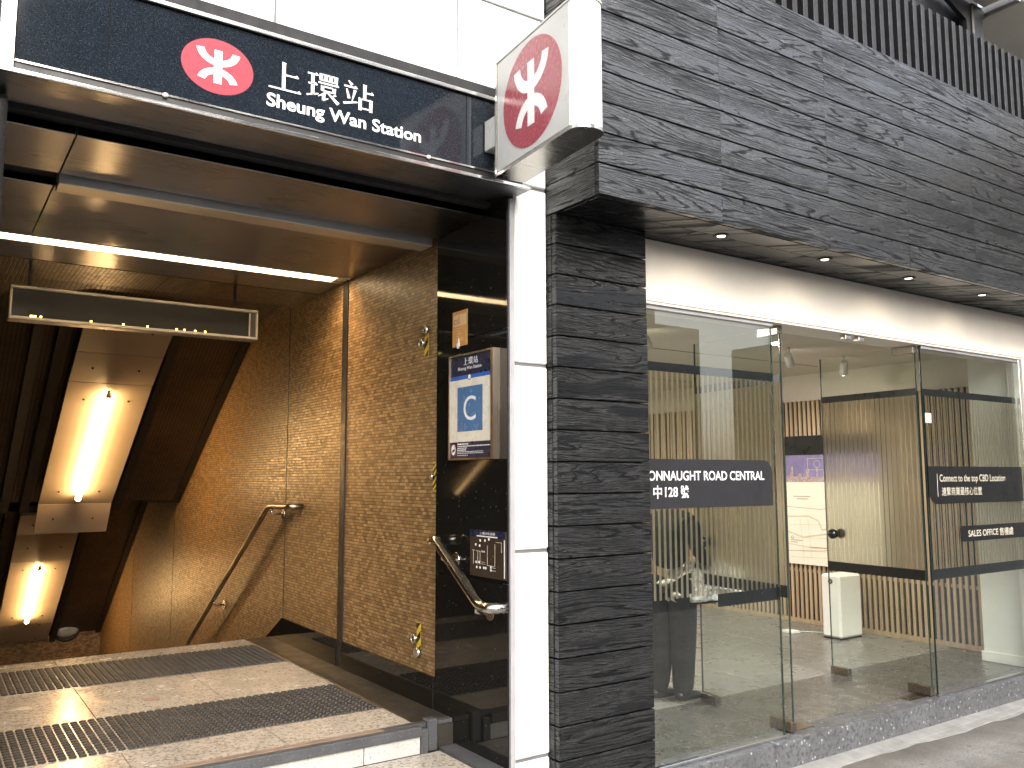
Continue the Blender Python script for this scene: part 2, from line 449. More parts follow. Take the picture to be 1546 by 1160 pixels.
class MB:
    def __init__(s):
        s.v = []; s.f = []; s.m = []; s.sm = []
        s.mi = 0; s.smooth = False
    def add(s, vs, fs):
        o = len(s.v)
        s.v += [tuple(a) for a in vs]
        for f in fs:
            s.f.append(tuple(i + o for i in f)); s.m.append(s.mi); s.sm.append(s.smooth)
        return s
    def box(s, x0, x1, y0, y1, z0, z1):
        vs = [(x, y, z) for z in (z0, z1) for y in (y0, y1) for x in (x0, x1)]
        return s.add(vs, [(0, 2, 3, 1), (4, 5, 7, 6), (0, 1, 5, 4), (2, 6, 7, 3), (0, 4, 6, 2), (1, 3, 7, 5)])
    def bbox(s, x0, x1, y0, y1, z0, z1, b=0.003):
        bm = bmesh.new()
        bmesh.ops.create_cube(bm, size=1.0)
        for v in bm.verts:
            v.co = Vector(((x0 + x1) / 2 + v.co.x * (x1 - x0), (y0 + y1) / 2 + v.co.y * (y1 - y0), (z0 + z1) / 2 + v.co.z * (z1 - z0)))
        bmesh.ops.bevel(bm, geom=list(bm.edges), offset=b, segments=1, affect='EDGES', profile=0.5)
        bm.verts.index_update()
        s.add([v.co[:] for v in bm.verts], [[v.index for v in f.verts] for f in bm.faces])
        bm.free()
        return s
    def prism(s, pts, O, U, V, N, d):
        """outline pts (u,v), extruded from O by d along N; the face at +d looks along N"""
        n = len(pts)
        a = [O + U * p[0] + V * p[1] for p in pts]
        b = [q + N * d for q in a]
        fs = [tuple(range(n, 2 * n)), tuple(reversed(range(n)))]
        for i in range(n):
            j = (i + 1) % n
            fs.append((i, j, n + j, n + i))
        return s.add([q[:] for q in a + b], fs)
    def tube(s, pts, r, seg=12, caps=True):
        pts = [Vector(p) for p in pts]
        n = len(pts)
        rings = []
        prev = None
        for i, p in enumerate(pts):
            t = ((pts[min(i + 1, n - 1)] - p).normalized() + (p - pts[max(i - 1, 0)]).normalized())
            t.normalize()
            if prev is None:
                a = t.orthogonal().normalized()
            else:
                a = (prev - t * prev.dot(t)).normalized()
            prev = a
            b = t.cross(a)
            rr = r[i] if isinstance(r, (list, tuple)) else r
            rings.append([p + (a * math.cos(2 * math.pi * k / seg) + b * math.sin(2 * math.pi * k / seg)) * rr for k in range(seg)])
        vs = [q[:] for ring in rings for q in ring]
        fs = []
        for i in range(n - 1):
            for k in range(seg):
                k2 = (k + 1) % seg
                fs.append((i * seg + k, i * seg + k2, (i + 1) * seg + k2, (i + 1) * seg + k))
        sm = s.smooth; s.smooth = True
        o = len(s.v)
        s.add(vs, fs)
        s.smooth = False
        if caps:
            s.v += []
            s.f.append(tuple(o + k for k in reversed(range(seg)))); s.m.append(s.mi); s.sm.append(False)
            s.f.append(tuple(o + (n - 1) * seg + k for k in range(seg))); s.m.append(s.mi); s.sm.append(False)
        s.smooth = sm
        return s
    def ball(s, c, r, seg=16, rings=10, sc=(1, 1, 1)):
        vs, fs = [], []
        for i in range(rings + 1):
            th = math.pi * i / rings
            for k in range(seg):
                ph = 2 * math.pi * k / seg
                vs.append((c[0] + r * sc[0] * math.sin(th) * math.cos(ph), c[1] + r * sc[1] * math.sin(th) * math.sin(ph), c[2] + r * sc[2] * math.cos(th)))
        for i in range(rings):
            for k in range(seg):
                k2 = (k + 1) % seg
                fs.append((i * seg + k, (i + 1) * seg + k, (i + 1) * seg + k2, i * seg + k2))
        sm = s.smooth; s.smooth = True
        s.add(vs, fs); s.smooth = sm
        return s
    def torus(s, c, A, B, R0, r0, seg=20, sub=8):
        N = A.cross(B)
        vs, fs = [], []
        for i in range(seg):
            t = 2 * math.pi * i / seg
            d = A * math.cos(t) + B * math.sin(t)
            for k in range(sub):
                q = 2 * math.pi * k / sub
                vs.append((Vector(c) + d * (R0 + r0 * math.cos(q)) + N * r0 * math.sin(q))[:])
        for i in range(seg):
            for k in range(sub):
                fs.append((i * sub + k, ((i + 1) % seg) * sub + k, ((i + 1) % seg) * sub + (k + 1) % sub, i * sub + (k + 1) % sub))
        sm = s.smooth; s.smooth = True
        s.add(vs, fs); s.smooth = sm
        return s
    def build(s, name, mat, parent=None, origin=None):
        xs = [v[0] for v in s.v]; ys = [v[1] for v in s.v]; zs = [v[2] for v in s.v]
        if origin is None:
            origin = Vector(((min(xs) + max(xs)) / 2, (min(ys) + max(ys)) / 2, min(zs)))
        origin = Vector(origin)
        me = bpy.data.meshes.new(name)
        me.from_pydata([(Vector(v) - origin)[:] for v in s.v], [], s.f)
        mats = mat if isinstance(mat, (list, tuple)) else [mat]
        for m in mats: me.materials.append(M[m] if isinstance(m, str) else m)
        me.polygons.foreach_set('material_index', s.m)
        me.polygons.foreach_set('use_smooth', s.sm)
        me.update()
        o = bpy.data.objects.new(name, me)
        return place(o, origin, parent)

def place(o, origin, parent=None):
    COL.objects.link(o) if o.name not in COL.objects else None
    if parent is not None:
        o.parent = parent
        o.location = origin - WL[parent.name]
    else:
        o.location = origin
    WL[o.name] = Vector(origin)
    return o

def twin(src, name, origin, parent=None):
    o = src.copy()
    o.name = name
    o.parent = None
    return place(o, Vector(origin), parent)

def thing(name, loc, label, cat, group=None):
    o = bpy.data.objects.new(name, None)
    o.empty_display_size = 0.1
    place(o, Vector(loc))
    tag(o, label, cat, group)
    return o

def tag(o, label, cat, group=None):
    o['label'] = label; o['category'] = cat
    if group: o['group'] = group
    return o

def struct(o):
    o['kind'] = 'structure'
    return o

def box(name, mat, x0, x1, y0, y1, z0, z1, parent=None, b=0.0):
    m = MB()
    m.bbox(x0, x1, y0, y1, z0, z1, b) if b else m.box(x0, x1, y0, y1, z0, z1)
    return m.build(name, mat, parent)

X, Y, Z = Vector((1, 0, 0)), Vector((0, 1, 0)), Vector((0, 0, 1))
def plank_x(name, mat, x0, x1, y0, y1, z0, z1, parent, c=0.002):
    m = MB()
    m.prism([(y1, z0), (y1, z1), (y0 + c, z1), (y0, z1 - c), (y0, z0 + c), (y0 + c, z0)], Vector((x0, 0, 0)), Y, Z, X, x1 - x0)
    o = m.build(name, mat, parent)
    bm = bmesh.new(); bm.from_mesh(o.data); bmesh.ops.recalc_face_normals(bm, faces=bm.faces); bm.to_mesh(o.data); bm.free()
    return o
class Face:
    """a flat face of the place: origin, reading direction, up, outward normal"""
    def __init__(s, O, U, V=Z):
        s.O = Vector(O); s.U = U.normalized(); s.V = V; s.N = s.U.cross(V).normalized()
    def rect(s, u0, u1, v0, v1, d0, d1):
        m = MB()
        m.prism([(u0, v0), (u1, v0), (u1, v1), (u0, v1)], s.O + s.N * d0, s.U, s.V, s.N, d1 - d0)
        return m
    def poly(s, pts, d0, d1, m=None):
        m = m or MB()
        return m.prism(pts, s.O + s.N * d0, s.U, s.V, s.N, d1 - d0)
    def pt(s, u, v, d=0.0):
        return s.O + s.U * u + s.V * v + s.N * d

_tc = {}
def text_mesh(body, bold=0.0):
    key = (body, bold)
    if key in _tc: return _tc[key]
    c = bpy.data.curves.new('txt', 'FONT')
    c.body = body
    c.offset = bold
    c.resolution_u = 4
    c.fill_mode = 'FRONT'
    o = bpy.data.objects.new('txt', c)
    COL.objects.link(o)
    bpy.context.view_layer.update()
    dg = bpy.context.evaluated_depsgraph_get()
    me = bpy.data.meshes.new_from_object(o.evaluated_get(dg))
    vs = [v.co.copy() for v in me.vertices]
    fs = [tuple(p.vertices) for p in me.polygons]
    bpy.data.objects.remove(o)
    bpy.data.curves.remove(c)
    bpy.data.meshes.remove(me)
    _tc[key] = (vs, fs)
    return vs, fs

def lettering(face, body, u0, u1, v0, v1, d, mat, parent, name='lettering', bold=0.0, ref=None):
    """text stretched to the given box on a face; with ref, the box is that of the ref characters' heights"""
    vs, fs = text_mesh(body, bold)
    x0 = min(v.x for v in vs); x1 = max(v.x for v in vs)
    y0 = min(v.y for v in vs); y1 = max(v.y for v in vs)
    if ref is not None: y0, y1 = ref
    order = sorted(fs, key=lambda f: min(vs[i].x for i in f))       # one object per word
    words, reach = [], -1e9
    for f in order:
        a, b = min(vs[i].x for i in f), max(vs[i].x for i in f)
        if a > reach + 0.15 or not words: words.append([])
        words[-1].append(f); reach = max(reach, b)
    if len(words) > 1 and all(ord(c) < 128 for c in body):
        for wf in words:
            ids = sorted({i for f in wf for i in f}); mp = {i: k for k, i in enumerate(ids)}
            m = MB()
            m.add([face.pt(u0 + (vs[i].x - x0) / (x1 - x0) * (u1 - u0), v0 + (vs[i].y - y0) / (y1 - y0) * (v1 - v0), d)[:] for i in ids], [tuple(mp[i] for i in f) for f in wf])
            o = m.build('word', mat, parent)
        return o
    m = MB()
    m.add([face.pt(u0 + (v.x - x0) / (x1 - x0) * (u1 - u0), v0 + (v.y - y0) / (y1 - y0) * (v1 - v0), d)[:] for v in vs], fs)
    return m.build(name, mat, parent)

def strokes_mesh(m, face, strokes, u0, v0, w, h, d0, d1):
    """brush-serif characters: thick uprights, thin bars with a wedge at the right end"""
    for st in strokes:
        kind, pts = st[0], st[1:]
        if kind == 'h':
            x0, x1, y = pts
            t = 0.026
            poly = [(x0, y - t), (x1, y - t), (x1 + 0.02, y), (x1 - 0.05, y + 0.075), (x1 - 0.10, y + t), (x0, y + t)]
        elif kind == 'b':                    # plain thin bar
            x0, x1, y = pts
            poly = [(x0, y - 0.024), (x1, y - 0.024), (x1, y + 0.024), (x0, y + 0.024)]
        elif kind == 'v':
            x, y0, y1 = pts
            poly = [(x - 0.052, y0), (x + 0.052, y0), (x + 0.052, y1 - 0.03), (x + 0.075, y1 + 0.01), (x - 0.052, y1 + 0.03)]
        else:                                # 'p': tapered stroke from a to b
            ax, ay, bx, by, wa, wb = pts
            dx, dy = bx - ax, by - ay
            L = math.hypot(dx, dy); nx, ny = -dy / L, dx / L
            poly = [(ax - nx * wa, ay - ny * wa), (bx - nx * wb, by - ny * wb), (bx + nx * wb, by + ny * wb), (ax + nx * wa, ay + ny * wa)]
        P = [(u0 + p[0] * w, v0 + p[1] * h) for p in poly]
        area = sum(P[i][0] * P[(i + 1) % len(P)][1] - P[(i + 1) % len(P)][0] * P[i][1] for i in range(len(P)))
        if area < 0: P.reverse()
        face.poly(P, d0, d1, m)

SHANG = [('v', 0.46, 0.07, 0.95), ('h', 0.5, 0.90, 0.56), ('h', 0.02, 0.98, 0.05)]
HUAN = [('h', 0.02, 0.34, 0.86), ('h', 0.04, 0.32, 0.52), ('v', 0.18, 0.14, 0.84), ('p', 0.0, 0.10, 0.36, 0.22, 0.03, 0.02),
        ('b', 0.40, 0.96, 0.93), ('v', 0.44, 0.72, 0.92), ('v', 0.92, 0.72, 0.92), ('b', 0.40, 0.96, 0.73), ('v', 0.60, 0.73, 0.92), ('v', 0.76, 0.73, 0.92),
        ('h', 0.36, 1.0, 0.63), ('b', 0.46, 0.90, 0.52), ('v', 0.49, 0.36, 0.52), ('v', 0.86, 0.36, 0.52), ('b', 0.46, 0.90, 0.37),
        ('p', 0.66, 0.37, 0.36, 0.14, 0.035, 0.012), ('v', 0.53, 0.03, 0.24), ('p', 0.50, 0.03, 0.68, 0.13, 0.03, 0.012), ('p', 0.64, 0.34, 1.0, 0.02, 0.02, 0.055), ('p', 0.92, 0.31, 0.76, 0.20, 0.035, 0.012)]
ZHAN = [('p', 0.16, 0.97, 0.28, 0.84, 0.02, 0.05), ('h', 0.02, 0.44, 0.76), ('p', 0.10, 0.66, 0.18, 0.34, 0.022, 0.045), ('p', 0.38, 0.68, 0.28, 0.26, 0.045, 0.012),
        ('p', 0.0, 0.14, 0.46, 0.27, 0.04, 0.02), ('v', 0.70, 0.42, 0.94), ('h', 0.70, 0.99, 0.68), ('v', 0.55, 0.02, 0.44), ('v', 0.91, 0.02, 0.44), ('b', 0.52, 0.94, 0.43), ('b', 0.52, 0.94, 0.10)]

def disc(face, cu, cv, ru, rv, d0, d1, n=48, m=None):
    return face.poly([(cu + ru * math.cos(2 * math.pi * i / n), cv + rv * math.sin(2 * math.pi * i / n)) for i in range(n)], d0, d1, m)

def emblem(face, cu, cv, ru, rv, d0, d1):
    """white emblem: an upright, a cup above and an arch below"""
    m = MB()
    face.poly([(cu - 0.115 * ru, cv - 0.62 * rv), (cu + 0.115 * ru, cv - 0.62 * rv), (cu + 0.115 * ru, cv + 0.60 * rv), (cu - 0.115 * ru, cv + 0.60 * rv)], d0, d1 + 0.0006, m)
    def arc(c, a0, a1, ro, ri, dd):
        k = 16
        o = [(ro * math.cos(R(a0 + (a1 - a0) * i / k)), c + ro * math.sin(R(a0 + (a1 - a0) * i / k))) for i in range(k + 1)]
        q = [(ri * math.cos(R(a0 + (a1 - a0) * i / k)), c + ri * math.sin(R(a0 + (a1 - a0) * i / k))) for i in range(k + 1)]
        for i in range(k):
            P = [o[i], o[i + 1], q[i + 1], q[i]]
            P = [(cu + p[0] * ru, cv + p[1] * rv) for p in P]
            face.poly(P, d0, dd, m)
    arc(0.64, 186, 354, 0.62, 0.40, d1)
    arc(-0.64, 14, 166, 0.58, 0.36, d1)
    return m

# ================================================================ SETTING
struct(box('pavement', 'pavement', -6, 26, -1.1, 3.25, -0.30, 0.0))
struct(box('road', 'asphalt', -60, 90, -30, -1.1, -0.42, -0.14))
struct(box('far_pavement', 'pavement', -60, 90, -34, -30, -0.40, -0.02))

# stairwell floor: landing, steps down into the station
SX0, SX1 = 0.17, 2.158
land = struct(box('landing', 'gutter_granite', SX0, SX1 + 0.05, 3.66, 6.25, 0.20, 0.444))
rows = [(3.705, 4.022, 'beige_granite'), (4.630, 5.356, 'beige_granite'), (6.0, 6.245, 'beige_granite')]
for y0, y1, mt in rows:
    for x0, x1 in ((SX0, 0.757), (0.760, 1.370), (1.373, 1.965)):
        box('slab', mt, x0, x1, y0, y1, 0.445, 0.460, land, 0.0015)
box('gutter_strip', 'gutter_granite', 1.968, 2.158, 3.70, 6.245, 0.445, 0.462, land, 0.002)
# the rest of the flight below the landing
m = MB()
zz, yy = 0.46, 6.25
for i in range(10):
    zz -= 0.167
    m.box(SX0, SX1, yy, yy + 0.30, -5.0, zz); yy += 0.275
m.box(SX0, SX1, yy, 10.6, -5.0, zz); yy = 10.6
for i in range(9):
    zz -= 0.167
    m.box(SX0, SX1, yy, yy + 0.30, -5.0, zz); yy += 0.275
m.box(SX0, SX1, yy, 13.4, -5.0, zz)
struct(m.build('stairs', 'beige_granite'))

# shop floor with two tones of stone
sf = struct(box('shop_floor', 'shop_border', 2.40, 7.60, 3.215, 9.2, 0.02, 0.150))
y = 3.36
for i, (y0, y1, mt) in enumerate(((3.36, 4.066, 'shop_border'), (4.070, 5.2, 'shop_floor'), (5.203, 6.4, 'shop_floor'), (6.403, 7.6, 'shop_floor'), (7.603, 9.2, 'shop_floor'))):
    for x0, x1 in ((2.42, 3.652), (3.655, 5.002), (5.005, 6.232), (6.235, 7.32)):
        box('floor_tile', mt, x0, x1, y0, y1, 0.151, 0.1585, sf, 0.0008)

# station walls
wall = struct(box('stair_wall', 'mosaic_wall', 2.165, 2.37, 3.842, 13.2, -4.5, 3.035))
for y0, y1 in ((6.03, 6.038), (9.26, 9.27), (11.2, 11.21)):
    box('joint_strip', 'black', 2.1625, 2.17, y0, y1, -4.4, 2.84, wall)
struct(box('stair_wall_opposite', 'black_granite', -0.048, 0.165, 3.19, 13.2, -4.5, 2.86))
struct(box('stair_end_wall', 'mosaic_end', 0.165, 2.165, 13.2, 13.4, -4.5, 1.2))
box('divider_strip', 'black', 2.155, 2.17, 4.985, 5.058, 0.462, 2.84, wall, 0.002)
sk = MB()
sk.bbox(2.150, 2.168, 3.845, 4.982, 0.462, 0.618, 0.002)
sk.build('skirting', 'black_granite', wall)
sk = MB()
sk.prism([(5.061, 0.462), (6.02, 0.462), (6.30, 0.40), (9.1, -1.30), (9.1, -1.06), (6.02, 0.622), (5.061, 0.618)], Vector((2.168, 0, 0)), Y, Z, -X, 0.018)
sk.build('skirting', 'black_granite', wall)

# dark sloping soffit over the stairs
m = MB()
prof = [(5.972, 2.90), (6.77, 2.845), (9.1, 1.386), (10.55, 1.36), (13.3, -0.54)]
for (a, b), (c, d) in zip(prof, prof[1:]):
    m.prism([(a, b), (c, d), (c, d + 0.12), (a, b + 0.12)], Vector((SX1 + 0.006, 0, 0)), Y, Z, -X, SX1 - SX0 + 0.006)
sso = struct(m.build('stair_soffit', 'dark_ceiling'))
m = MB()
for (a, b), (c, d) in zip(prof[1:], prof[2:]):
    m.prism([(a, b - 0.035), (c, d - 0.035), (c, d + 0.01), (a, b + 0.01)], Vector((SX1 + 0.002, 0, 0)), Y, Z, -X, 0.06)
m.build('edge_trim', 'black', sso)
for xa in (0.62, 0.78, 1.56):
    m = MB()
    for (a, b), (c, d) in zip(prof[1:], prof[2:]):
        m.prism([(a, b - 0.10), (c, d - 0.10), (c, d + 0.01), (a, b + 0.01)], Vector((xa + 0.05, 0, 0)), Y, Z, -X, 0.07)
    m.build('ceiling_rib', 'black', sso)

# entrance ceiling: stainless panels, lip, lamp slot, mosaic band
ceil = struct(box('entrance_ceiling', 'black_void', SX0, SX1 + 0.04, 3.19, 5.98, 2.945, 3.02))
box('void_board', 'black_void', SX0, 2.1575, 3.328, 4.928, 2.876, 2.944, ceil)
box('void_board', 'black_void', SX0, SX1 + 0.04, 5.098, 5.98, 2.876, 2.944, ceil)
for x0, x1 in ((SX0, 0.392), (0.396, 2.157)):
    box('steel_panel', 'soffit_steel', x0, x1, 3.375, 3.845, 2.838, 2.872, ceil, 0.002)
for x0, x1 in ((SX0, 0.392), (0.396, 2.157)):
    box('steel_panel', 'soffit_steel', x0, x1, 4.03, 4.925, 2.838, 2.872, ceil, 0.002)
box('lip_bar', 'lip_steel', 0.398, 2.148, 3.875, 4.0, 2.805, 2.872, ceil, 0.003)
box('steel_panel', 'soffit_steel', SX0, 2.157, 5.10, 5.475, 2.838, 2.872, ceil, 0.002)
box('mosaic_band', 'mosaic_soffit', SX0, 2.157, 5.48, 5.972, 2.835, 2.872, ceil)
for x0 in (0.7, 1.2, 1.7):
    box('panel_joint', 'black', x0, x0 + 0.003, 5.478, 5.968, 2.833, 2.84, ceil)

struct(box('roof_slab', 'black_void', -0.4, 2.42, 3.30, 13.6, 3.04, 3.3))

# ================================================================ STATION FRONT
# white cladding panels, one wall with its pilaster
clad = thing('cladding_wall', (1.2, 3.185, 2.9), 'white panelled station cladding above the navy name board, with a narrow white pier beside it', 'wall')
YW = 3.185
xs = [-3.90, -3.07, -2.25, -1.43, -0.6, 0.22, 1.05, 1.885, 2.378]
for a, b in zip(xs, xs[1:]):
    for z0, z1 in ((3.36, 3.80), (3.80, 4.62), (4.62, 5.4)):
        box('panel', 'white_panel', a + 0.004, b - 0.004, YW, YW + 0.03, z0 + 0.006, z1 - 0.006, clad, 0.003)
box('backing', 'joint', -3.9, 2.378, YW + 0.012, YW + 0.10, 3.36, 5.4, clad)
box('backing', 'joint', -3.9, -0.051, YW + 0.012, YW + 0.10, -0.02, 3.36, clad)
box('backing', 'joint', 2.195, 2.376, YW + 0.012, YW + 0.10, -0.02, 3.36, clad)
zj = [-0.02, 0.375, 1.270, 2.113, 2.953, 3.36]
for a, b in zip(zj, zj[1:]):
    box('panel', 'white_panel', 2.192, 2.377, YW, YW + 0.03, a + 0.008, b - 0.008, clad, 0.006)
for x0, x1 in ((-3.90, -3.07), (-3.07, -2.25), (-2.25, -1.43), (-1.43, -0.6), (-0.6, -0.05)):
    for a, b in zip(zj, zj[1:]):
        box('panel', 'white_panel', x0 + 0.004, x1 - 0.004, YW, YW + 0.03, a + 0.008, b - 0.008, clad, 0.004)
box('corner_trim', 'metal_trim', 2.166, 2.191, YW - 0.004, YW + 0.06, 0.0, 2.88, clad, 0.002)

# polished granite lining on the entrance side
lin = thing('granite_lining', (2.158, 3.5, 0.0), 'polished black granite lining between the mosaic wall and the white pier', 'wall')
for z0, z1 in ((-0.02, 1.128), (1.131, 2.276), (2.279, 2.96)):
    box('granite_slab', 'black_granite', 2.1585, 2.20, 3.195, 3.8415, z0, z1, lin, 0.001)

# name board
nb = thing('station_sign', (1.2, 3.13, 2.9), 'long navy granite station name board with red roundel and white bilingual lettering', 'sign')
FS = Face((0, 3.106, 0), X)
for a, b in ((0.172, 0.444), (0.447, 1.884), (1.887, 2.185)):
    box('granite_panel', 'navy_granite', a, b, 3.106, 3.136, 2.952, 3.272, nb, 0.001)
box('back_board', 'black_void', 0.15, 2.19, 3.137, 3.184, 2.93, 3.36, nb)
box('top_rail', 'bright_steel', 0.15, 2.19, 3.088, 3.136, 3.275, 3.291, nb, 0.002)
box('upper_rail', 'steel', 0.10, 2.19, 3.160, 3.187, 3.345, 3.362, nb, 0.002)
box('end_post', 'bright_steel', 0.125, 0.169, 3.078, 3.18, 2.90, 3.40, nb, 0.002)
box('bottom_rail', 'bright_steel', 0.02, 2.205, 3.066, 3.079, 2.893, 2.909, nb, 0.002)
box('bottom_tray', 'soffit_steel', 0.02, 2.157, 3.0795, 3.320, 2.894, 2.900, nb)
box('bottom_tray', 'soffit_steel', 2.1575, 2.205, 3.0795, 3.180, 2.894, 2.900, nb)
box('rear_lip', 'black_void', 0.02, 2.157, 3.322, 3.326, 2.88, 2.90, nb)
box('ledge', 'black', 0.172, 2.18, 3.100, 3.134, 2.901, 2.943, nb)
box('thin_rail', 'bright_steel', 0.172, 2.18, 3.094, 3.1055, 2.9435, 2.951, nb)
for xx in (0.634, 1.691):
    MB().ball((xx, 3.092, 2.944), 0.0095).build('screw', 'appliance', nb)
disc(FS, 0.815, 3.105, 0.131, 0.104, 0.0, 0.0012).build('roundel', 'red_granite', nb)
emblem(FS, 0.815, 3.105, 0.128, 0.104, 0.0012, 0.002).build('emblem', 'letter_white', nb)
for k, ch in enumerate((SHANG, HUAN, ZHAN)):
    m = MB()
    strokes_mesh(m, FS, ch, 1.003 + k * 0.1530, 3.077, 0.131, 0.118, 0.0, 0.001 + 0.0001 * k)
    m.build('character', 'letter_white', nb)
lettering(FS, 'Sheung Wan Station', 0.999, 1.660, 2.988, 3.058, 0.001, 'letter_white', nb, bold=0.022)

# projecting sign
PA = 5.3
U_ = Vector((-math.sin(R(PA)), -math.cos(R(PA)), 0))     # away from the wall
ps = thing('projecting_sign', (2.0, 2.98, 2.886), 'square white projecting sign with red roundel fixed over the entrance corner', 'sign')
P0 = Vector((1.975, 3.0, 0))
FP = Face(P0, U_)                                         # the face that looks along the pavement
Lf, Tk = 0.585, 0.135
def stadium(grow=0.0):
    pts = [(-0.0, 0.0)]
    n = 14
    out = []
    for i in range(n + 1):
        a = -math.pi / 2 + math.pi * i / n
        out.append((Lf + (Tk / 2) * 0.75 * math.cos(a) + grow * math.cos(a), Tk / 2 + (Tk / 2 + grow) * math.sin(a)))
    return [(0.0 - grow, -grow)] + out + [(0.0 - grow, Tk + grow)]
def plan_prism(pts, z0, z1, name, mat, parent):
    W_ = -FP.N
    P = [P0 + U_ * p[0] + W_ * p[1] for p in pts]
    n = len(P)
    m = MB()
    vs = [(q.x, q.y, z0) for q in P] + [(q.x, q.y, z1) for q in P]
    fs = [tuple(range(n)), tuple(reversed(range(n, 2 * n)))] + [(i, n + i, n + (i + 1) % n, (i + 1) % n) for i in range(n)]
    m.add(vs, fs)
    o = m.build(name, mat, parent)
    bm = bmesh.new(); bm.from_mesh(o.data); bmesh.ops.recalc_face_normals(bm, faces=bm.faces); bm.to_mesh(o.data); bm.free()
    return o
plan_prism(stadium(0.0), 2.900, 3.394, 'sign_case', 'sign_white', ps)
plan_prism(stadium(0.005), 2.886, 2.8995, 'bottom_plate', 'steel', ps)
plan_prism(stadium(0.005), 3.3945, 3.403, 'top_plate', 'sign_face', ps)
for sgn, F_ in ((1, FP), (-1, Face(P0 - FP.N * Tk + U_ * Lf, -U_))):
    F_.rect(0.012, Lf - 0.004, 2.905, 3.389, 0.0, 0.003).build('face_panel', 'sign_face', ps)
    disc(F_, 0.300, 3.147, 0.232, 0.222, 0.003, 0.0042).build('roundel', 'red', ps)
    emblem(F_, 0.300, 3.147, 0.224, 0.222, 0.0042, 0.005).build('emblem', 'letter_white', ps)
FP.rect(-0.006, 0.010, 2.890, 3.40, 0.0, 0.006).build('edge_trim', 'steel', ps)
box('bracket', 'sign_face', 1.975, 2.075, 2.99, 3.100, 3.03, 3.17, ps, 0.003)

# ceiling lamp, LED board, light panels
ll = thing('linear_light', (1.15, 5.0, 2.87), 'long glowing strip light across the stainless entrance ceiling', 'light')
box('diffuser', 'lin', SX0 + 0.02, 2.075, 4.955, 5.070, 2.920, 2.926, ll)
box('end_cap', 'steel', 2.077, 2.150, 4.955, 5.072, 2.836, 2.940, ll, 0.002)
box('housing', 'white_panel', SX0 + 0.02, 2.15, 4.930, 5.096, 2.927, 2.943, ll)
for ya, yb in ((4.930, 4.952), (5.074, 5.096)):
    box('cheek', 'white_panel', SX0 + 0.02, 2.15, ya, yb, 2.836, 2.9265, ll)
led = thing('led_display', (1.05, 5.5, 2.47), 'unlit dark message board with a silver frame hanging under the entrance ceiling', 'display')
FL = Face((0, 5.44, 0), X)
lx0, lx1, lz0, lz1 = 0.347, 1.735, 2.478, 2.672
FL.rect(lx0 + 0.012, lx1 - 0.055, lz0 + 0.018, lz1 - 0.018, 0.0, 0.004).build('screen', 'display_glass', led)
box('casing', 'black', lx0 + 0.006, lx1 - 0.006, 5.441, 5.53, lz0 + 0.006, lz1 - 0.006, led)
for a in ((lx0, lx1, lz0, lz0 + 0.019), (lx0, lx1, lz1 - 0.019, lz1)):
    box('frame_rail', 'led_frame', a[0], a[1], 5.428, 5.536, a[2], a[3], led, 0.004)
for a in ((lx0, lx0 + 0.014), (lx1 - 0.014, lx1), (lx1 - 0.058, lx1 - 0.050)):
    box('frame_post', 'led_frame', a[0], a[1], 5.4275, 5.47, lz0 + 0.0195, lz1 - 0.0195, led, 0.002)
for xa in (0.44, 1.60):
    box('hanger', 'black_void', xa, xa + 0.012, 5.50, 5.53, lz1 + 0.001, 2.835, led)
for px_, w_ in ((0.452, 0.030), (0.50, 0.010), (0.757, 0.010), (0.93, 0.010), (1.065, 0.010), (1.232, 0.010), (1.278, 0.010), (1.342, 0.010), (1.402, 0.010)):
    FL.poly([(px_, lz0 + 0.021), (px_ + w_, lz0 + 0.021), (px_ + w_, lz0 + 0.030), (px_, lz0 + 0.030)], 0.004, 0.0065).build('lit_dot', 'amber', led)

def light_panel(profile, tube, label):
    t = thing('light_panel', (1.19, profile[0][0], profile[0][1]), label, 'light', 'stepped cream light panels under the stair ceiling')
    for i, ((a, b), (c, d)) in enumerate(zip(profile, profile[1:])):
        L = math.hypot(c - a, d - b); e = 0.004 / L
        a2, b2, c2, d2 = a + (c - a) * e, b + (d - b) * e, c - (c - a) * e, d - (d - b) * e
        m = MB(); m.prism([(a2, b2), (c2, d2), (c2, d2 + 0.03), (a2, b2 + 0.03)], Vector((1.5, 0, 0)), Y, Z, -X, 0.607)
        pn = m.build('panel', 'cream_panel', t)
        for xx in (1.03, 1.36):
            for f in (0.12, 0.88) if L > 0.6 else (0.5,):
                MB().ball((xx, a + (c - a) * f, b + (d - b) * f - 0.001), 0.010, 8, 6).build('fixing', 'black', pn)
    m = MB()
    m.prism([(p[0], p[1] + 0.032) for p in profile] + [(p[0], p[1] + 0.10) for p in reversed(profile)], Vector((1.485, 0, 0)), Y, Z, -X, 0.577)
    m.build('carcass', 'black', t)
    (a, b), (c, d) = tube
    dv = Vector((0, c - a, d - b)).normalized()
    n_ = Vector((0, dv.z, -dv.y))
    if n_.z > 0: n_ = -n_
    m = MB(); m.tube([(1.19, a, b), (1.19, c, d)], 0.024, 14)
    m.build('tube', 'tube', t)
    m = MB()
    for q in ((a, b), (c, d)):
        s_ = 1 if q == (c, d) else -1
        p = Vector((1.19, q[0], q[1]))
        m = MB(); m.tube([p, p + dv * 0.05 * s_ - n_ * 0.03], [0.024, 0.010], 10); m.build('lamp_holder', 'steel', t)

light_panel([(6.45, 2.80), (6.98, 2.528), (7.33, 2.339), (8.9, 1.365), (9.11, 1.089)], ((7.40, 2.235), (8.72, 1.415)), 'upper cream light panel with a glowing tube, nearer the entrance')
light_panel([(10.5, 1.21), (10.85, 0.987), (11.3, 0.66), (12.57, -0.209), (13.1, -0.52)], ((11.36, 0.555), (12.42, -0.17)), 'lower cream light panel with a glowing tube, deep down the stairs')

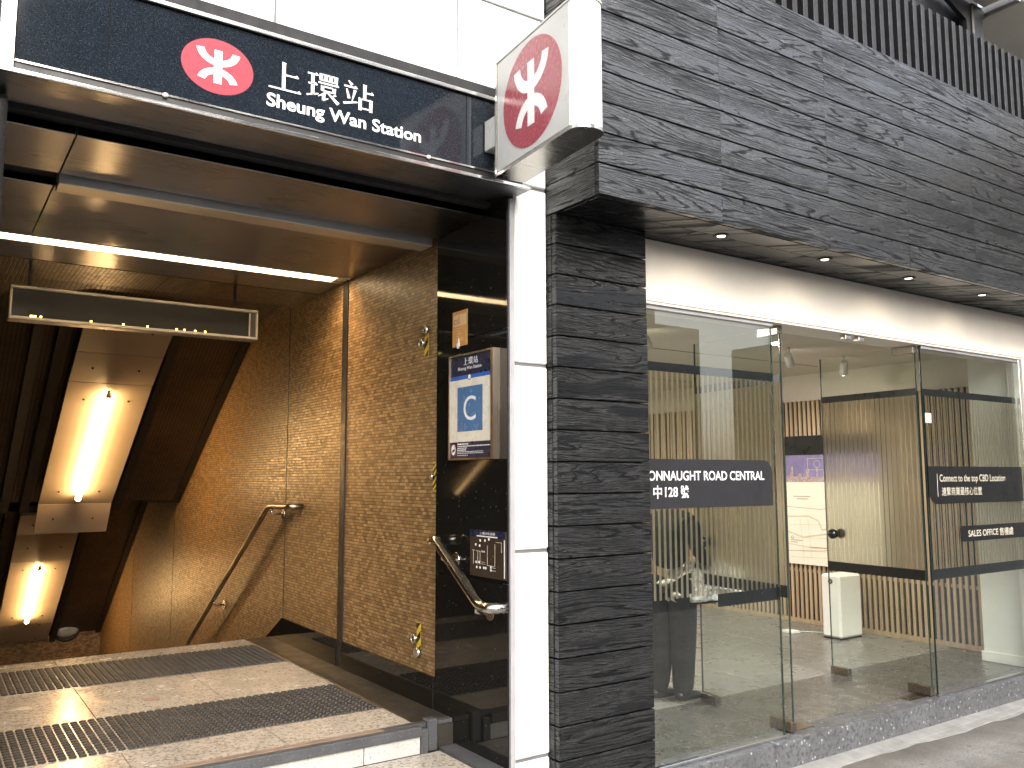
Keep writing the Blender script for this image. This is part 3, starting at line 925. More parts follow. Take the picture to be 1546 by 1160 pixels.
# convex dome on the far wall
dm = thing('dome_mirror', (1.73, 13.19, -0.40), 'grey half dome mounted on the mosaic wall at the foot of the stairs', 'mirror')
MB().ball((1.735, 13.19, -0.40), 0.165, 20, 12, (1, 0.8, 0.78)).build('dome', 'mirror', dm)
MB().torus((1.735, 13.185, -0.40), X, Z, 0.165, 0.02).build('rim', 'black', dm)
box('stay', 'black', 1.60, 1.72, 13.0, 13.19, -0.35, -0.24, dm, 0.004)

# steps at the street
st = thing('entrance_steps', (1.1, 3.45, 0.0), 'pale granite entrance steps with a dark nosing in front of the landing', 'steps')
box('nosing', 'edge_granite', SX0, 1.968, 3.615, 3.660, 0.418, 0.461, st, 0.003)
box('grip_strip', 'tan_strip', SX0, 1.80, 3.661, 3.702, 0.4455, 0.4625, st, 0.001)
box('nosing_top', 'edge_granite', 1.802, 2.155, 3.661, 3.699, 0.4455, 0.463, st, 0.001)
for a, b in ((SX0, 1.006), (1.009, 1.684), (1.688, 1.966)):
    box('riser_slab', 'white_granite', a, b, 3.63, 3.656, 0.339, 0.4175, st, 0.001)
for a, b in ((SX0, 1.10), (1.103, 2.068)):
    box('tread_slab', 'beige_granite', a, b, 3.325, 3.627, 0.312, 0.338, st, 0.003)
box('core', 'edge_granite', SX0, 2.15, 3.335, 3.63, 0.0, 0.311, st)
box('riser_slab', 'white_granite', SX0, 1.966, 3.31, 3.334, 0.18, 0.3115, st, 0.001)
box('tread_slab', 'beige_granite', SX0, 2.15, 3.07, 3.309, 0.15, 0.178, st, 0.003)
box('riser_slab', 'white_granite', SX0, 2.15, 3.085, 3.30, 0.0, 0.149, st, 0.001)
box('end_block', 'edge_granite', 1.969, 2.008, 3.626, 3.66, 0.335, 0.4445, st, 0.003)
box('end_block', 'edge_granite', 2.012, 2.066, 3.640, 3.70, 0.335, 0.478, st, 0.006)
box('end_block', 'gutter_granite', 2.069, 2.150, 3.662, 3.69, 0.31, 0.4445, st, 0.003)
m = MB(); m.prism([(3.20, 0.312), (3.636, 0.312), (3.636, 0.352), (3.20, 0.352)], Vector((2.156, 0, 0)), Y, Z, -X, 0.085)
m.build('side_kerb', 'edge_granite', st)

# tactile strips
def tactile(y0, y1, label):
    m = MB()
    nx, ny = 47, int((y1 - y0) / 0.038)
    k = 8
    for i in range(nx):
        for j in range(ny):
            cx, cy = 0.21 + i * 0.0373, y0 + 0.02 + j * (y1 - y0 - 0.04) / (ny - 1)
            if cx > 1.945: continue
            vs = [(cx + 0.0166 * math.cos(2 * math.pi * q / k), cy + 0.0166 * math.sin(2 * math.pi * q / k), 0.4604) for q in range(k)]
            vs += [(cx + 0.0135 * math.cos(2 * math.pi * q / k), cy + 0.0135 * math.sin(2 * math.pi * q / k), 0.4680) for q in range(k)]
            m.add(vs, [tuple(range(k, 2 * k))] + [(q, (q + 1) % k, k + (q + 1) % k, k + q) for q in range(k)])
    t = thing('tactile_strip', (1.08, (y0 + y1) / 2, 0.46), label, 'tactile paving', 'bands of dark studs across the landing')
    for x0, x1, mt in ((SX0, 0.797, 'beige_granite'), (0.800, 1.370, 'band_granite'), (1.373, 1.965, 'band_granite')):
        box('tile', mt, x0, x1, y0 - 0.004, y1 + 0.006, 0.445, 0.460, t, 0.0015)
    o = m.build('studs', 'stud', t); o['kind'] = 'stuff'
tactile(4.03, 4.62, 'band of dark tactile studs nearest the entrance step')
tactile(5.37, 5.99, 'band of dark tactile studs at the head of the stairs, farther back')
tag(box('drain_plate', 'tan_strip', 1.02, 1.09, 4.83, 4.89, 0.4604, 0.4625, None, 0.0008), 'small brown plate let into the landing between the stud bands', 'floor plate')

# handrails
def bracket(parent, x, y, z, drop=0.05):
    m = MB()
    m.tube([(x, y, z - 0.018), (x, y, z - drop), (x + 0.02, y, z - drop - 0.008), (2.156, y, z - drop - 0.008)], 0.008, 8)
    m.build('bracket', 'rail_steel', parent)
    m = MB(); m.tube([(2.150, y, z - drop - 0.008), (2.1575, y, z - drop - 0.008)], 0.036, 20)
    m.build('wall_flange', 'rail_steel', parent)
def smooth_path(pts, rad=0.08, k=6):
    pts = [Vector(p) for p in pts]
    out = [pts[0]]
    for a, b, c in zip(pts, pts[1:], pts[2:]):
        r_ = min(rad, (b - a).length * 0.45, (c - b).length * 0.45)
        p, q = b + (a - b).normalized() * r_, b + (c - b).normalized() * r_
        for i in range(k + 1):
            t = i / k
            out.append(p * (1 - t) ** 2 + b * 2 * t * (1 - t) + q * t * t)
    return out + [pts[-1]]
hr = thing('handrail', (2.08, 3.45, 1.04), 'short steel handrail with a bend on the polished black granite', 'handrail')
MB().tube(smooth_path([(2.157, 3.76, 1.290), (2.08, 3.76, 1.290), (2.08, 3.70, 1.300), (2.08, 3.30, 1.032), (2.08, 3.215, 1.030), (2.157, 3.200, 1.030)], 0.06), 0.0245, 16).build('rail', 'rail_steel', hr)
bracket(hr, 2.08, 3.635, 1.262)
bracket(hr, 2.08, 3.33, 1.053)
hr = thing('handrail', (2.07, 7.5, 0.7), 'long steel handrail sloping down the mosaic stair wall', 'handrail')
MB().tube(smooth_path([(2.164, 5.70, 1.405), (2.07, 5.70, 1.405), (2.07, 6.12, 1.400), (2.07, 9.0, -0.36)], 0.07), 0.020, 14).build('rail', 'brown_rail', hr)
for yb in (6.05, 7.42, 8.6):
    bracket(hr, 2.07, yb, 1.40 - max(0, yb - 6.12) * 0.611)
hr = thing('handrail', (2.07, 11.6, 0), 'lower steel handrail end beside the far landing', 'handrail')
MB().tube(smooth_path([(2.164, 9.55, -0.55), (2.07, 9.55, -0.55), (2.07, 10.5, -0.60), (2.07, 12.6, -1.9)], 0.07), 0.020, 14).build('rail', 'brown_rail', hr)

# exit sign C
FW = Face((2.158, 3.7, 0), -Y)             # u runs towards the street
cs = thing('exit_sign', (2.14, 3.47, 1.68), 'framed navy, cream and blue exit sign with a big white letter on the granite', 'sign')
cu0, cu1, cz0, cz1, cd = 0.048, 0.448, 1.683, 2.190, 0.040
W_, H_ = cu1 - cu0, cz1 - cz0
def fu(f): return cu0 + W_ * f
def fz(f): return cz1 - H_ * f
FW.rect(cu0 + 0.004, cu1 - 0.004, cz0 + 0.004, cz1 - 0.004, 0.0, cd - 0.006).build('case', 'brass', cs)
for r_ in ((0, 1, 0.985, 1.0), (0, 1, 0, 0.015)):
    FW.rect(fu(r_[0]), fu(r_[1]), fz(r_[3]), fz(r_[2]), 0.0, cd).build('frame_rail', 'brass', cs)
for r_ in ((0, 0.022), (0.95, 1.0)):
    FW.rect(fu(r_[0]), fu(r_[1]), fz(0.985) + 0.0005, fz(0.015) - 0.0005, 0.0, cd).build('frame_post', 'brass', cs)
a, b, d0 = 0.022, 0.95, cd - 0.006
FW.rect(fu(a), fu(b), fz(0.205), fz(0.015), d0, d0 + 0.001).build('header_panel', 'navy', cs)
FW.rect(fu(a), fu(b), fz(0.242), fz(0.2055), d0, d0 + 0.001).build('blue_strip', 'blue', cs)
FW.rect(fu(a), fu(b), fz(0.832), fz(0.2425), d0, d0 + 0.001).build('cream_panel', 'cream', cs)
FW.rect(fu(a), fu(b), fz(0.985), fz(0.8325), d0, d0 + 0.001).build('footer_panel', 'navy', cs)
FW.rect(fu(0.20), fu(0.765), fz(0.735), fz(0.315), d0 + 0.001, d0 + 0.0016).build('blue_panel', 'c_blue', cs)
disc(FW, fu(0.475), fz(0.226), 0.0155, 0.0155, d0 + 0.001, d0 + 0.0014, 28).build('ring', 'black', cs)
disc(FW, fu(0.475), fz(0.226), 0.0115, 0.0115, d0 + 0.0014, d0 + 0.0019, 28).build('dot', 'letter_white', cs)
lettering(FW, 'C', fu(0.345), fu(0.62), fz(0.635), fz(0.405), d0 + 0.0022, 'letter_white', cs, 'letter')
for k, ch in enumerate((SHANG, HUAN, ZHAN)):
    m = MB()
    strokes_mesh(m, FW, ch, fu(0.335) + k * 0.0455, fz(0.108), 0.038, 0.036, d0 + 0.001, d0 + 0.0014)
    m.build('character', 'letter_white', cs)
lettering(FW, 'Sheung Wan Station', fu(0.21), fu(0.74), fz(0.162), fz(0.122), d0 + 0.0015, 'letter_white', cs, bold=0.012)
disc(FW, fu(0.11), fz(0.905), 0.024, 0.030, d0 + 0.001, d0 + 0.0014, 28).build('warning_ring', 'red', cs)
disc(FW, fu(0.11), fz(0.905), 0.019, 0.025, d0 + 0.0014, d0 + 0.0018, 28).build('warning_disc', 'letter_white', cs)
m = MB()
FW.poly([(fu(0.075), fz(0.93)), (fu(0.135), fz(0.92)), (fu(0.15), fz(0.895)), (fu(0.09), fz(0.905))], d0 + 0.0018, d0 + 0.0022, m)
FW.poly([(fu(0.128), fz(0.895)), (fu(0.136), fz(0.895)), (fu(0.136), fz(0.868)), (fu(0.128), fz(0.868))], d0 + 0.0018, d0 + 0.0022, m)
m.build('warning_symbol', 'black', cs)
m = MB()
for v_, w_, t_ in ((0.853, 0.25, 0.006), (0.873, 0.75, 0.004), (0.891, 0.22, 0.004), (0.909, 0.20, 0.005), (0.925, 0.58, 0.0025), (0.939, 0.58, 0.0025), (0.958, 0.24, 0.0025)):
    rr = random.Random(int(v_ * 1000)); u = 0.20
    while u < 0.20 + w_:
        w2 = min(0.02 + rr.random() * 0.04, 0.20 + w_ - u)
        FW.poly([(fu(u), fz(v_) - t_ / 2), (fu(u + w2), fz(v_) - t_ / 2), (fu(u + w2), fz(v_) + t_ / 2), (fu(u), fz(v_) + t_ / 2)], d0 + 0.001, d0 + 0.0014, m)
        u += w2 + 0.008
m.build('small_print', 'letter_white', cs)['kind'] = 'stuff'

# orange tag above it
tg = thing('orange_notice', (2.157, 3.61, 2.24), 'small orange notice stuck to the granite above the exit sign', 'notice')
FT = Face((2.158, 3.685, 0), -Y)
FT.rect(0.006, 0.146, 2.243, 2.420, 0.0, 0.002).build('card', 'orange', tg)
FT.rect(0.015, 0.138, 2.345, 2.402, 0.002, 0.0024).build('white_box', 'peach', tg)
lettering(FT, 'csl.', 0.022, 0.085, 2.355, 2.392, 0.0028, 'tag_brown', tg)
m = MB()
for v_, w_ in ((2.388, 0.022), (2.378, 0.024), (2.357, 0.04)):
    FT.poly([(0.128 - w_, v_), (0.128, v_), (0.128, v_ + 0.005), (0.128 - w_, v_ + 0.005)], 0.0024, 0.0028, m)
for v_, a, b in ((2.332, 0.045, 0.085), (2.320, 0.045, 0.075), (2.305, 0.05, 0.09), (2.293, 0.045, 0.07), (2.28, 0.04, 0.11), (2.271, 0.04, 0.11)):
    FT.poly([(a, v_), (b, v_), (b, v_ + 0.004), (a, v_ + 0.004)], 0.002, 0.0024, m)
m.build('small_print', 'peach', tg)['kind'] = 'stuff'
m = MB(); FT.poly([(0.05, 2.235), (0.066, 2.232), (0.078, 2.243), (0.074, 2.262), (0.068, 2.285), (0.062, 2.264), (0.048, 2.256)], 0.002, 0.0035, m)
m.build('torn_corner', 'letter_white', tg)

# brown plan plaque
pq = thing('map_plaque', (2.156, 3.35, 1.15), 'brown plan plaque with a navy heading on the granite beside the handrail', 'plaque')
FM = Face((2.158, 3.502, 0), -Y)
FM.rect(0.0, 0.300, 1.146, 1.358, 0.0, 0.005).build('plate', 'plaque_brown', pq)
FM.rect(0.0, 0.300, 1.327, 1.358, 0.005, 0.0056).build('heading', 'navy', pq)
lettering(FM, '上環站街道圖', 0.085, 0.215, 1.338, 1.350, 0.0062, 'letter_white', pq)
m = MB()
def bar(a, b, c, d): FM.poly([(a, c), (b, c), (b, d), (a, d)], 0.005, 0.0058, m)
bar(0.06, 0.235, 1.3275, 1.3325)
for a, v_ in ((0.085, 1.305), (0.125, 1.307), (0.158, 1.314), (0.046, 1.285), (0.08, 1.281), (0.05, 1.205), (0.075, 1.206), (0.175, 1.190), (0.175, 1.177), (0.055, 1.182), (0.084, 1.182), (0.116, 1.183), (0.132, 1.183)):
    bar(a, a + 0.011, v_, v_ + 0.010)
for a, v_, w_ in ((0.19, 1.193, 0.028), (0.19, 1.18, 0.03), (0.10, 1.262, 0.03), (0.10, 1.258, 0.03)):
    bar(a, a + w_, v_, v_ + 0.0015)
bar(0.288, 0.294, 1.155, 1.322)
m.build('symbols', 'letter_white', pq)['kind'] = 'stuff'
m = MB()
for a, b, c, d in ((0.15, 0.152, 1.20, 1.29), (0.15, 0.215, 1.20, 1.202), (0.213, 0.215, 1.20, 1.30), (0.02, 0.045, 1.262, 1.264), (0.03, 0.032, 1.20, 1.262), (0.068, 0.07, 1.20, 1.26), (0.088, 0.09, 1.20, 1.26), (0.22, 0.268, 1.308, 1.310), (0.266, 0.268, 1.265, 1.31), (0.10, 0.135, 1.212, 1.2135), (0.10, 0.135, 1.204, 1.2055), (0.055, 0.09, 1.26, 1.262)):
    bar(a, b, c, d)
m.build('plan_lines', 'map_line', pq)['kind'] = 'stuff'

# ring hooks with hazard tape
def ring_hook(y, z, ring_up, label, cut=False):
    t = thing('ring_hook', (2.16, y, z), label, 'hook', 'ring hooks on hazard tape along the mosaic wall')
    F_ = Face((2.165, y, z), -Y)
    w, h = (0.022, 0.075) if not cut else (0.020, 0.075)
    F_.rect(-w, w, -h, h, 0.0, 0.0012).build('tape', 'yellow', t)
    m = MB()
    for k in range(-4, 5):
        c = k * 0.036 if cut else k * 0.072
        s_ = 0.009 if cut else 0.018
        lo = max(-h, c - s_ - w); hi = min(h, c + s_ + w)
        pts = [(-w, max(-h, min(h, c - s_ - w * 0.9))), (w, max(-h, min(h, c - s_ + w * 0.9))), (w, max(-h, min(h, c + s_ + w * 0.9))), (-w, max(-h, min(h, c + s_ - w * 0.9)))]
        if abs(pts[0][1] - pts[3][1]) < 1e-5 and abs(pts[1][1] - pts[2][1]) < 1e-5: continue
        F_.poly(pts, 0.0012, 0.0017, m)
    m.build('stripe', 'black', t)
    if not cut:
        m = MB(); m.tube([F_.pt(0, 0, 0.002)[:], F_.pt(0, 0, 0.03)[:]], 0.009, 10); m.build('stem', 'steel', t)
        MB().torus(F_.pt(0, -0.004, 0.034), Vector((0, -1, 0)), Z, 0.021, 0.005).build('ring', 'steel', t)
        m = MB(); m.tube([F_.pt(0.004, ring_up, 0.002)[:], F_.pt(0.004, ring_up, 0.022)[:]], [0.028, 0.025], 20)
        m.build('cap', 'steel', t)
    else:
        m = MB(); m.tube([F_.pt(-0.02, 0, 0.002)[:], F_.pt(-0.02, 0, 0.02)[:]], 0.016, 14); m.build('cap', 'steel', t)
ring_hook(3.965, 2.305, 0.07, 'ring hook on yellow and black tape, the topmost on the mosaic wall')
ring_hook(3.864, 1.604, 0.0, 'striped hazard tape patch at the edge of the mosaic wall, at mid height', True)
ring_hook(4.022, 0.782, -0.075, 'ring hook on yellow and black tape, the lowest, just above the skirting')

# ================================================================ SHOP FRONT
# black timber column
tc = thing('timber_column', (2.66, 3.2, 0), 'column clad in black brushed timber planks between the station and the shop', 'column')
zs = [0.36 + 0.1455 * (k - 3) for k in range(0, 21)]
zs = [z for z in zs if z < 2.83] + [2.832]
for k, (a, b) in enumerate(zip(zs, zs[1:])):
    j = random.uniform(-0.0015, 0.0015)
    box('plank', 'matt_timber', 2.3805, 2.951, 3.118 + j, 3.150, a + 0.0028, b - 0.0028, tc, 0.0028)
    box('plank', 'matt_timber', 2.378 + j, 2.402, 3.1515, 3.30, a + 0.0028, b - 0.0028, tc, 0.0028)
    box('plank', 'matt_timber', 2.928, 2.949, 3.1515, 3.222, a + 0.0028, b - 0.0028, tc, 0.0028)
box('core', 'black_void', 2.403, 2.927, 3.152, 3.30, -0.05, 2.83, tc)

# fascia
fa = thing('timber_fascia', (5.0, 3.0, 2.83), 'wide overhanging fascia of black brushed timber planks above the shop glass', 'fascia')
fxs = [2.378, 3.168, 4.022, 4.79, 5.557, 6.33, 7.1, 8.0, 9.0]
fz_ = [2.834 + 0.1437 * k for k in range(10)]
for a, b in zip(fz_, fz_[1:]):
    for c, d in zip(fxs, fxs[1:]):
        j = random.uniform(-0.0004, 0.0004)
        e = 0.0022 if c == 2.378 else 0.0004
        plank_x('plank', 'black_timber', c + e, d - 0.0004, 2.80 + j, 2.828, a + 0.0028, b - 0.0028, fa, 0.0025)
    box('plank', 'black_timber', 2.3775, 2.400, 2.829, 3.118 if a < 2.83 else 3.30, a + 0.0022, b - 0.0022, fa, 0.002)
box('core', 'black_void', 2.402, 9.0, 2.829, 3.30, 2.848, 4.127, fa)
# soffit boards under the fascia
for c, d in zip(fxs, fxs[1:]):
    for y0, y1 in ((2.830, 2.972), (2.975, 3.117), (3.1185, 3.23)):
        c2 = max(c, 2.405)
        if y0 > 3.11:
            c2 = max(c2, 2.953)
            if c2 > d: continue
        box('soffit_board', 'matt_timber', c2 + 0.001, d - 0.001, y0, y1, 2.834, 2.847, fa, 0.0015)

# downlights
for i, (xx, lab) in enumerate(((3.33, 'nearest the timber column'), (4.188, 'second from the timber column'), (5.03, 'third from the timber column'), (5.918, 'fourth from the timber column'))):
    dl = thing('downlight', (xx, 2.958, 2.834), 'small recessed downlight under the black fascia, ' + lab, 'light', 'downlights under the black fascia')
    MB().torus((xx, 2.958, 2.833), X, Y, 0.036, 0.006).build('trim_ring', 'black_gloss', dl)
    m = MB(); m.tube([(xx, 2.958, 2.8335), (xx, 2.958, 2.829)], 0.022, 20); m.build('lens', 'dl', dl)
    L = bpy.data.lights.new('downlight_lamp', 'SPOT'); L.energy = 1.6; L.color = (1.0, 0.86, 0.68); L.spot_size = R(170); L.spot_blend = 1.0; L.shadow_soft_size = 0.03
    o = bpy.data.objects.new('lamp', L); place(o, Vector((xx, 2.958, 2.822)), dl)

# slat screen
sc_ = thing('slat_screen', (5.5, 2.82, 4.13), 'screen of upright black slats standing on top of the timber fascia', 'screen')
first = None
x = 2.41
while x < 8.4:
    if first is None:
        first = box('slat', 'black_slat', x, x + 0.040, 2.815, 2.87, 4.130, 4.60, sc_, 0.002)
        o0 = WL[first.name].copy(); x0s = x
    else:
        twin(first, 'slat', (o0.x + x - x0s, o0.y, o0.z), sc_)
    x += 0.0925
box('rear_board', 'black_void', 2.41, 6.30, 3.05, 3.09, 4.13, 5.6, sc_)
box('bottom_board', 'black_void', 2.41, 8.4, 2.871, 3.30, 4.128, 4.14, sc_)

# canopy overhead on the right
cp = struct(box('canopy', 'soffit_paint', 9.6, 22, -2.6, 2.72, 5.02, 5.5))
for x0, x1 in ((6.30, 7.6), (7.615, 9.0)):
    box('soffit_panel', 'soffit_paint', x0, x1, 2.74, 4.2, 4.985, 5.01, cp, 0.004)
box('soffit_rail', 'lip_steel', 6.22, 6.28, 2.74, 4.2, 4.96, 5.02, cp, 0.004)
box('soffit_panel', 'soffit_paint', 5.55, 6.18, 2.74, 2.95, 4.985, 5.01, cp, 0.004)
box('bracket', 'black', 6.02, 6.16, 2.95, 3.6, 4.62, 4.98, cp, 0.01)
m = MB(); m.prism([(5.55, 4.98), (6.30, 4.98), (6.10, 4.84), (6.06, 4.60), (5.98, 4.60), (5.96, 4.84)], Vector((0, 3.0, 0)), X, Z, -Y, 0.03)
m.build('bracket', 'black_slat', cp)

# white lintel
lt = thing('shop_lintel', (5.5, 3.3, 2.49), 'cream white lintel band above the shop glass', 'wall')
box('lintel', 'white_paint', 2.953, 8.2, 3.205, 3.44, 2.505, 2.832, lt, 0.004)
box('lower_band', 'white_paint', 2.953, 7.0, 3.212, 3.43, 2.492, 2.5045, lt, 0.002)
box('jamb', 'white_paint', 6.952, 8.2, 3.205, 3.33, 0.0, 2.504, lt, 0.004)

# kerb under the shop front
kb = thing('shop_kerb', (5.5, 3.2, 0), 'grey flecked granite kerb along the shop glass', 'kerb')
for a, b in ((2.40, 3.90), (3.903, 5.40), (5.403, 6.90), (6.903, 8.4)):
    box('kerb_stone', 'kerb_granite', a, b, 3.187, 3.358, -0.05, 0.159, kb, 0.004)

rr = random.Random(11)
m = MB()
edge = [(2.4 + i * 0.12, 3.045 + 0.05 * mnoise.noise(Vector((i * 0.31, 0.7, 0))) + rr.uniform(-0.012, 0.012)) for i in range(52)]
pts = [(2.4, 3.186)] + edge + [(edge[-1][0], 3.186)]
n = len(pts)
m.add([(p[0], p[1], 0.001) for p in pts] + [(p[0], p[1], 0.018 if p[1] > 3.15 else 0.004) for p in pts],
      [tuple(range(n, 2 * n))] + [(i, (i + 1) % n, n + (i + 1) % n, n + i) for i in range(n)])
struct(m.build('cement_strip', 'cement'))

# glass
GY = 3.24
def patch(name, parent, m4, a, b, z0, z1):
    m = MB(); m.bbox(a, b, -0.014, 0.026, z0, z1, 0.002)
    m.v = [(m4 @ Vector(v))[:] for v in m.v]
    return m.build(name, 'dark_steel', parent)
def pane_at(parent, m4, w, z0, z1, name='glass'):
    m = MB(); m.box(0, w, 0.0, 0.012, z0, z1)
    m.v = [(m4 @ Vector(v))[:] for v in m.v]
    return m.build(name, 'glass', parent)
def slab(parent, m4, a, b, z0, z1, y0, y1, name, mat):
    m = MB(); m.box(a, b, y0, y1, z0, z1)
    m.v = [(m4 @ Vector(v))[:] for v in m.v]
    return m.build(name, mat, parent)
def film_on(parent, m4, a, b, mt='film_window', FZ0=0.977, FZ1=2.150, bands=3, ba=None):
    m = MB(); m.box(-(b - a) / 2, (b - a) / 2, 0.0, 0.0006, FZ0, FZ1)
    me_o = m.build('striped_film', mt, None, origin=(0, 0, 0))
    M2 = m4 @ Matrix.Translation(((a + b) / 2, 0.0130, 0))
    me_o.parent = parent
    me_o.matrix_parent_inverse = Matrix.Identity(4)
    me_o.matrix_basis = Matrix.Translation(-WL[parent.name]) @ M2
    WL[me_o.name] = M2.translation
    if bands & 1: slab(parent, m4, a, b, 2.1505, 2.198, 0.0128, 0.0138, 'black_band', 'film_black')
    if bands & 2: slab(parent, m4, a if ba is None else ba, b, 0.908, 0.9765, 0.0128, 0.0138, 'black_band', 'film_black')

def round_rect(u0, u1, v0, v1, r, corners):
    pts = []
    for (cx, cy, a0, key) in ((u1 - r, v1 - r, 0, 'tr'), (u0 + r, v1 - r, 90, 'tl'), (u0 + r, v0 + r, 180, 'bl'), (u1 - r, v0 + r, 270, 'br')):
        if key in corners:
            pts += [(cx + r * math.cos(R(a0 + 90 * i / 8)), cy + r * math.sin(R(a0 + 90 * i / 8))) for i in range(9)]
        else:
            pts.append((u1 if 'r' in key else u0, v1 if 't' in key else v0))
    return pts

FG = Face((0, GY, 0), X)
gl = thing('glass_window', (3.5, GY, 0.16), 'shop window pane beside the timber column with a charcoal address panel', 'window')
T0 = Matrix.Translation((2.955, GY, 0))
pane_at(gl, T0, 1.092, 0.175, 2.493)
film_on(gl, T0, 0.0, 1.092, ba=0.60)
slab(gl, T0, 1.0922, 1.0945, 0.175, 2.493, 0.0, 0.012, 'edge', 'glass_edge')
box('bottom_rail', 'bright_steel', 2.955, 4.05, GY - 0.008, GY + 0.02, 0.160, 0.176, gl, 0.002)
box('top_rail', 'metal_trim', 2.955, 4.05, GY - 0.012, GY + 0.024, 2.470, 2.491, gl, 0.002)
FG.poly(round_rect(2.956, 4.012, 1.437, 1.692, 0.075, ('tr',)), 0.001, 0.003).build('address_panel', 'sign_grey', gl)
va, _ = text_mesh('CONNAUGHT ROAD CENTRAL', 0.012); vb, _ = text_mesh('ONNAUGHT ROAD CENTRAL', 0.012)
wa = max(v.x for v in va) - min(v.x for v in va); wb = max(v.x for v in vb) - min(v.x for v in vb)
W2 = 0.890 * wa / wb
lettering(FG, 'CONNAUGHT ROAD CENTRAL', 3.940 - W2, 3.940, 1.581, 1.631, 0.0036, 'letter_white', gl, bold=0.012)
lettering(FG, '中', 3.083, 3.143, 1.489, 1.556, 0.0036, 'letter_white', gl, bold=0.008)
FG.poly([(3.1655, 1.5335), (3.1725, 1.5335), (3.1775, 1.547), (3.1735, 1.547)], 0.003, 0.0036).build('lettering', 'letter_white', gl)
lettering(FG, '128', 3.165, 3.257, 1.497, 1.547, 0.0036, 'letter_white', gl, bold=0.012)
lettering(FG, '號', 3.278, 3.336, 1.489, 1.556, 0.0036, 'letter_white', gl, bold=0.008)
gr = thing('glass_window', (6.2, GY, 0.16), 'shop window pane next to the white pier with two black notices', 'window')
T1 = Matrix.Translation((5.606, GY, 0))
pane_at(gr, T1, 1.318, 0.175, 2.493)
film_on(gr, T1, 0.0, 1.30)
slab(gr, T1, -0.0024, -0.0003, 0.175, 2.493, 0.0, 0.012, 'edge', 'glass_edge')
box('bottom_rail', 'bright_steel', 5.605, 6.93, GY - 0.008, GY + 0.02, 0.160, 0.176, gr, 0.002)
box('top_rail', 'metal_trim', 5.605, 6.93, GY - 0.012, GY + 0.024, 2.470, 2.491, gr, 0.002)
box('end_post', 'bright_steel', 6.925, 6.950, GY - 0.02, GY + 0.03, 0.160, 2.491, gr, 0.003)
FG.poly(round_rect(5.618, 6.90, 1.412, 1.668, 0.09, ('bl',)), 0.001, 0.003).build('notice_panel', 'sign_black', gr)
FG.poly(round_rect(5.985, 6.90, 1.146, 1.254, 0.045, ('bl',)), 0.001, 0.003).build('notice_panel', 'sign_black', gr)
lettering(FG, 'Connect to the top CBD Location', 5.755, 6.64, 1.548, 1.612, 0.0036, 'letter_cream', gr)
lettering(FG, '連繫商業最核心位置', 5.775, 6.300, 1.468, 1.525, 0.0036, 'letter_cream', gr)
FG.rect(5.722, 5.727, 1.462, 1.617, 0.003, 0.0036).build('rule', 'letter_cream', gr)
lettering(FG, 'SALES OFFICE', 6.085, 6.495, 1.177, 1.222, 0.0036, 'letter_cream', gr, bold=0.008)
lettering(FG, '售樓處', 6.515, 6.715, 1.170, 1.228, 0.0036, 'letter_cream', gr, bold=0.004)
FG.rect(5.62, 5.695, 1.962, 2.03, 0.0, 0.002).build('sticker', 'letter_cream', gr)

def glass_door(hx, hy, ang, label, flip):
    t = thing('glass_door', (hx, hy, 0.16), label, 'door', 'frameless glass doors standing open')
    m4 = Matrix.Translation((hx, hy, 0)) @ Matrix.Rotation(R(ang), 4, 'Z')
    w = 0.785
    pane_at(t, m4, w, 0.172, 2.488)
    film_on(t, m4, 0.0, w, 'film_door')
    for a in (-0.0024, w + 0.0003):
        slab(t, m4, a, a + 0.0021, 0.172, 2.488, 0.0, 0.012, 'edge', 'glass_edge')
    patch('patch_fitting', t, m4, -0.004, 0.165, 0.166, 0.222)
    patch('patch_fitting', t, m4, -0.004, 0.165, 2.440, 2.492)
    patch('patch_fitting', t, m4, w - 0.15, w + 0.004, 0.166, 0.222)
    for s_ in (-1, 1):
        c = m4 @ Vector((w - 0.085, 0.006 + s_ * 0.045, 1.18))
        e = m4 @ Vector((w - 0.085, 0.006 + s_ * 0.010, 1.18))
        m = MB(); m.ball(c, 0.036, 18, 12); m.tube([e[:], c[:]], 0.012, 10); m.build('knob', 'black_gloss', t)
    return t
glass_door(4.155, 3.262, 82.5, 'open glass door hinged on the side of the timber column', False)
glass_door(5.575, 3.262, 86.5, 'open glass door with a round black knob, hinged by the two black notices', True)
for xx, lab in ((4.24, 'on the side of the timber column'), (5.49, 'on the side of the white pier')):
    t = box('floor_spring', 'dark_steel', xx - 0.13, xx + 0.13, 3.285, 3.375, 0.1595, 0.163, None, 0.001)
    tag(t, 'flat steel floor hinge plate under the glass door ' + lab, 'hinge', 'floor hinge plates of the glass doors')
tcb = thing('door_catch', (4.87, 3.24, 2.49), 'small steel door catches under the middle of the lintel', 'catch')
for xx in (4.79, 4.93):
    box('catch', 'steel', xx - 0.03, xx + 0.03, 3.235, 3.275, 2.462, 2.4915, tcb, 0.003)

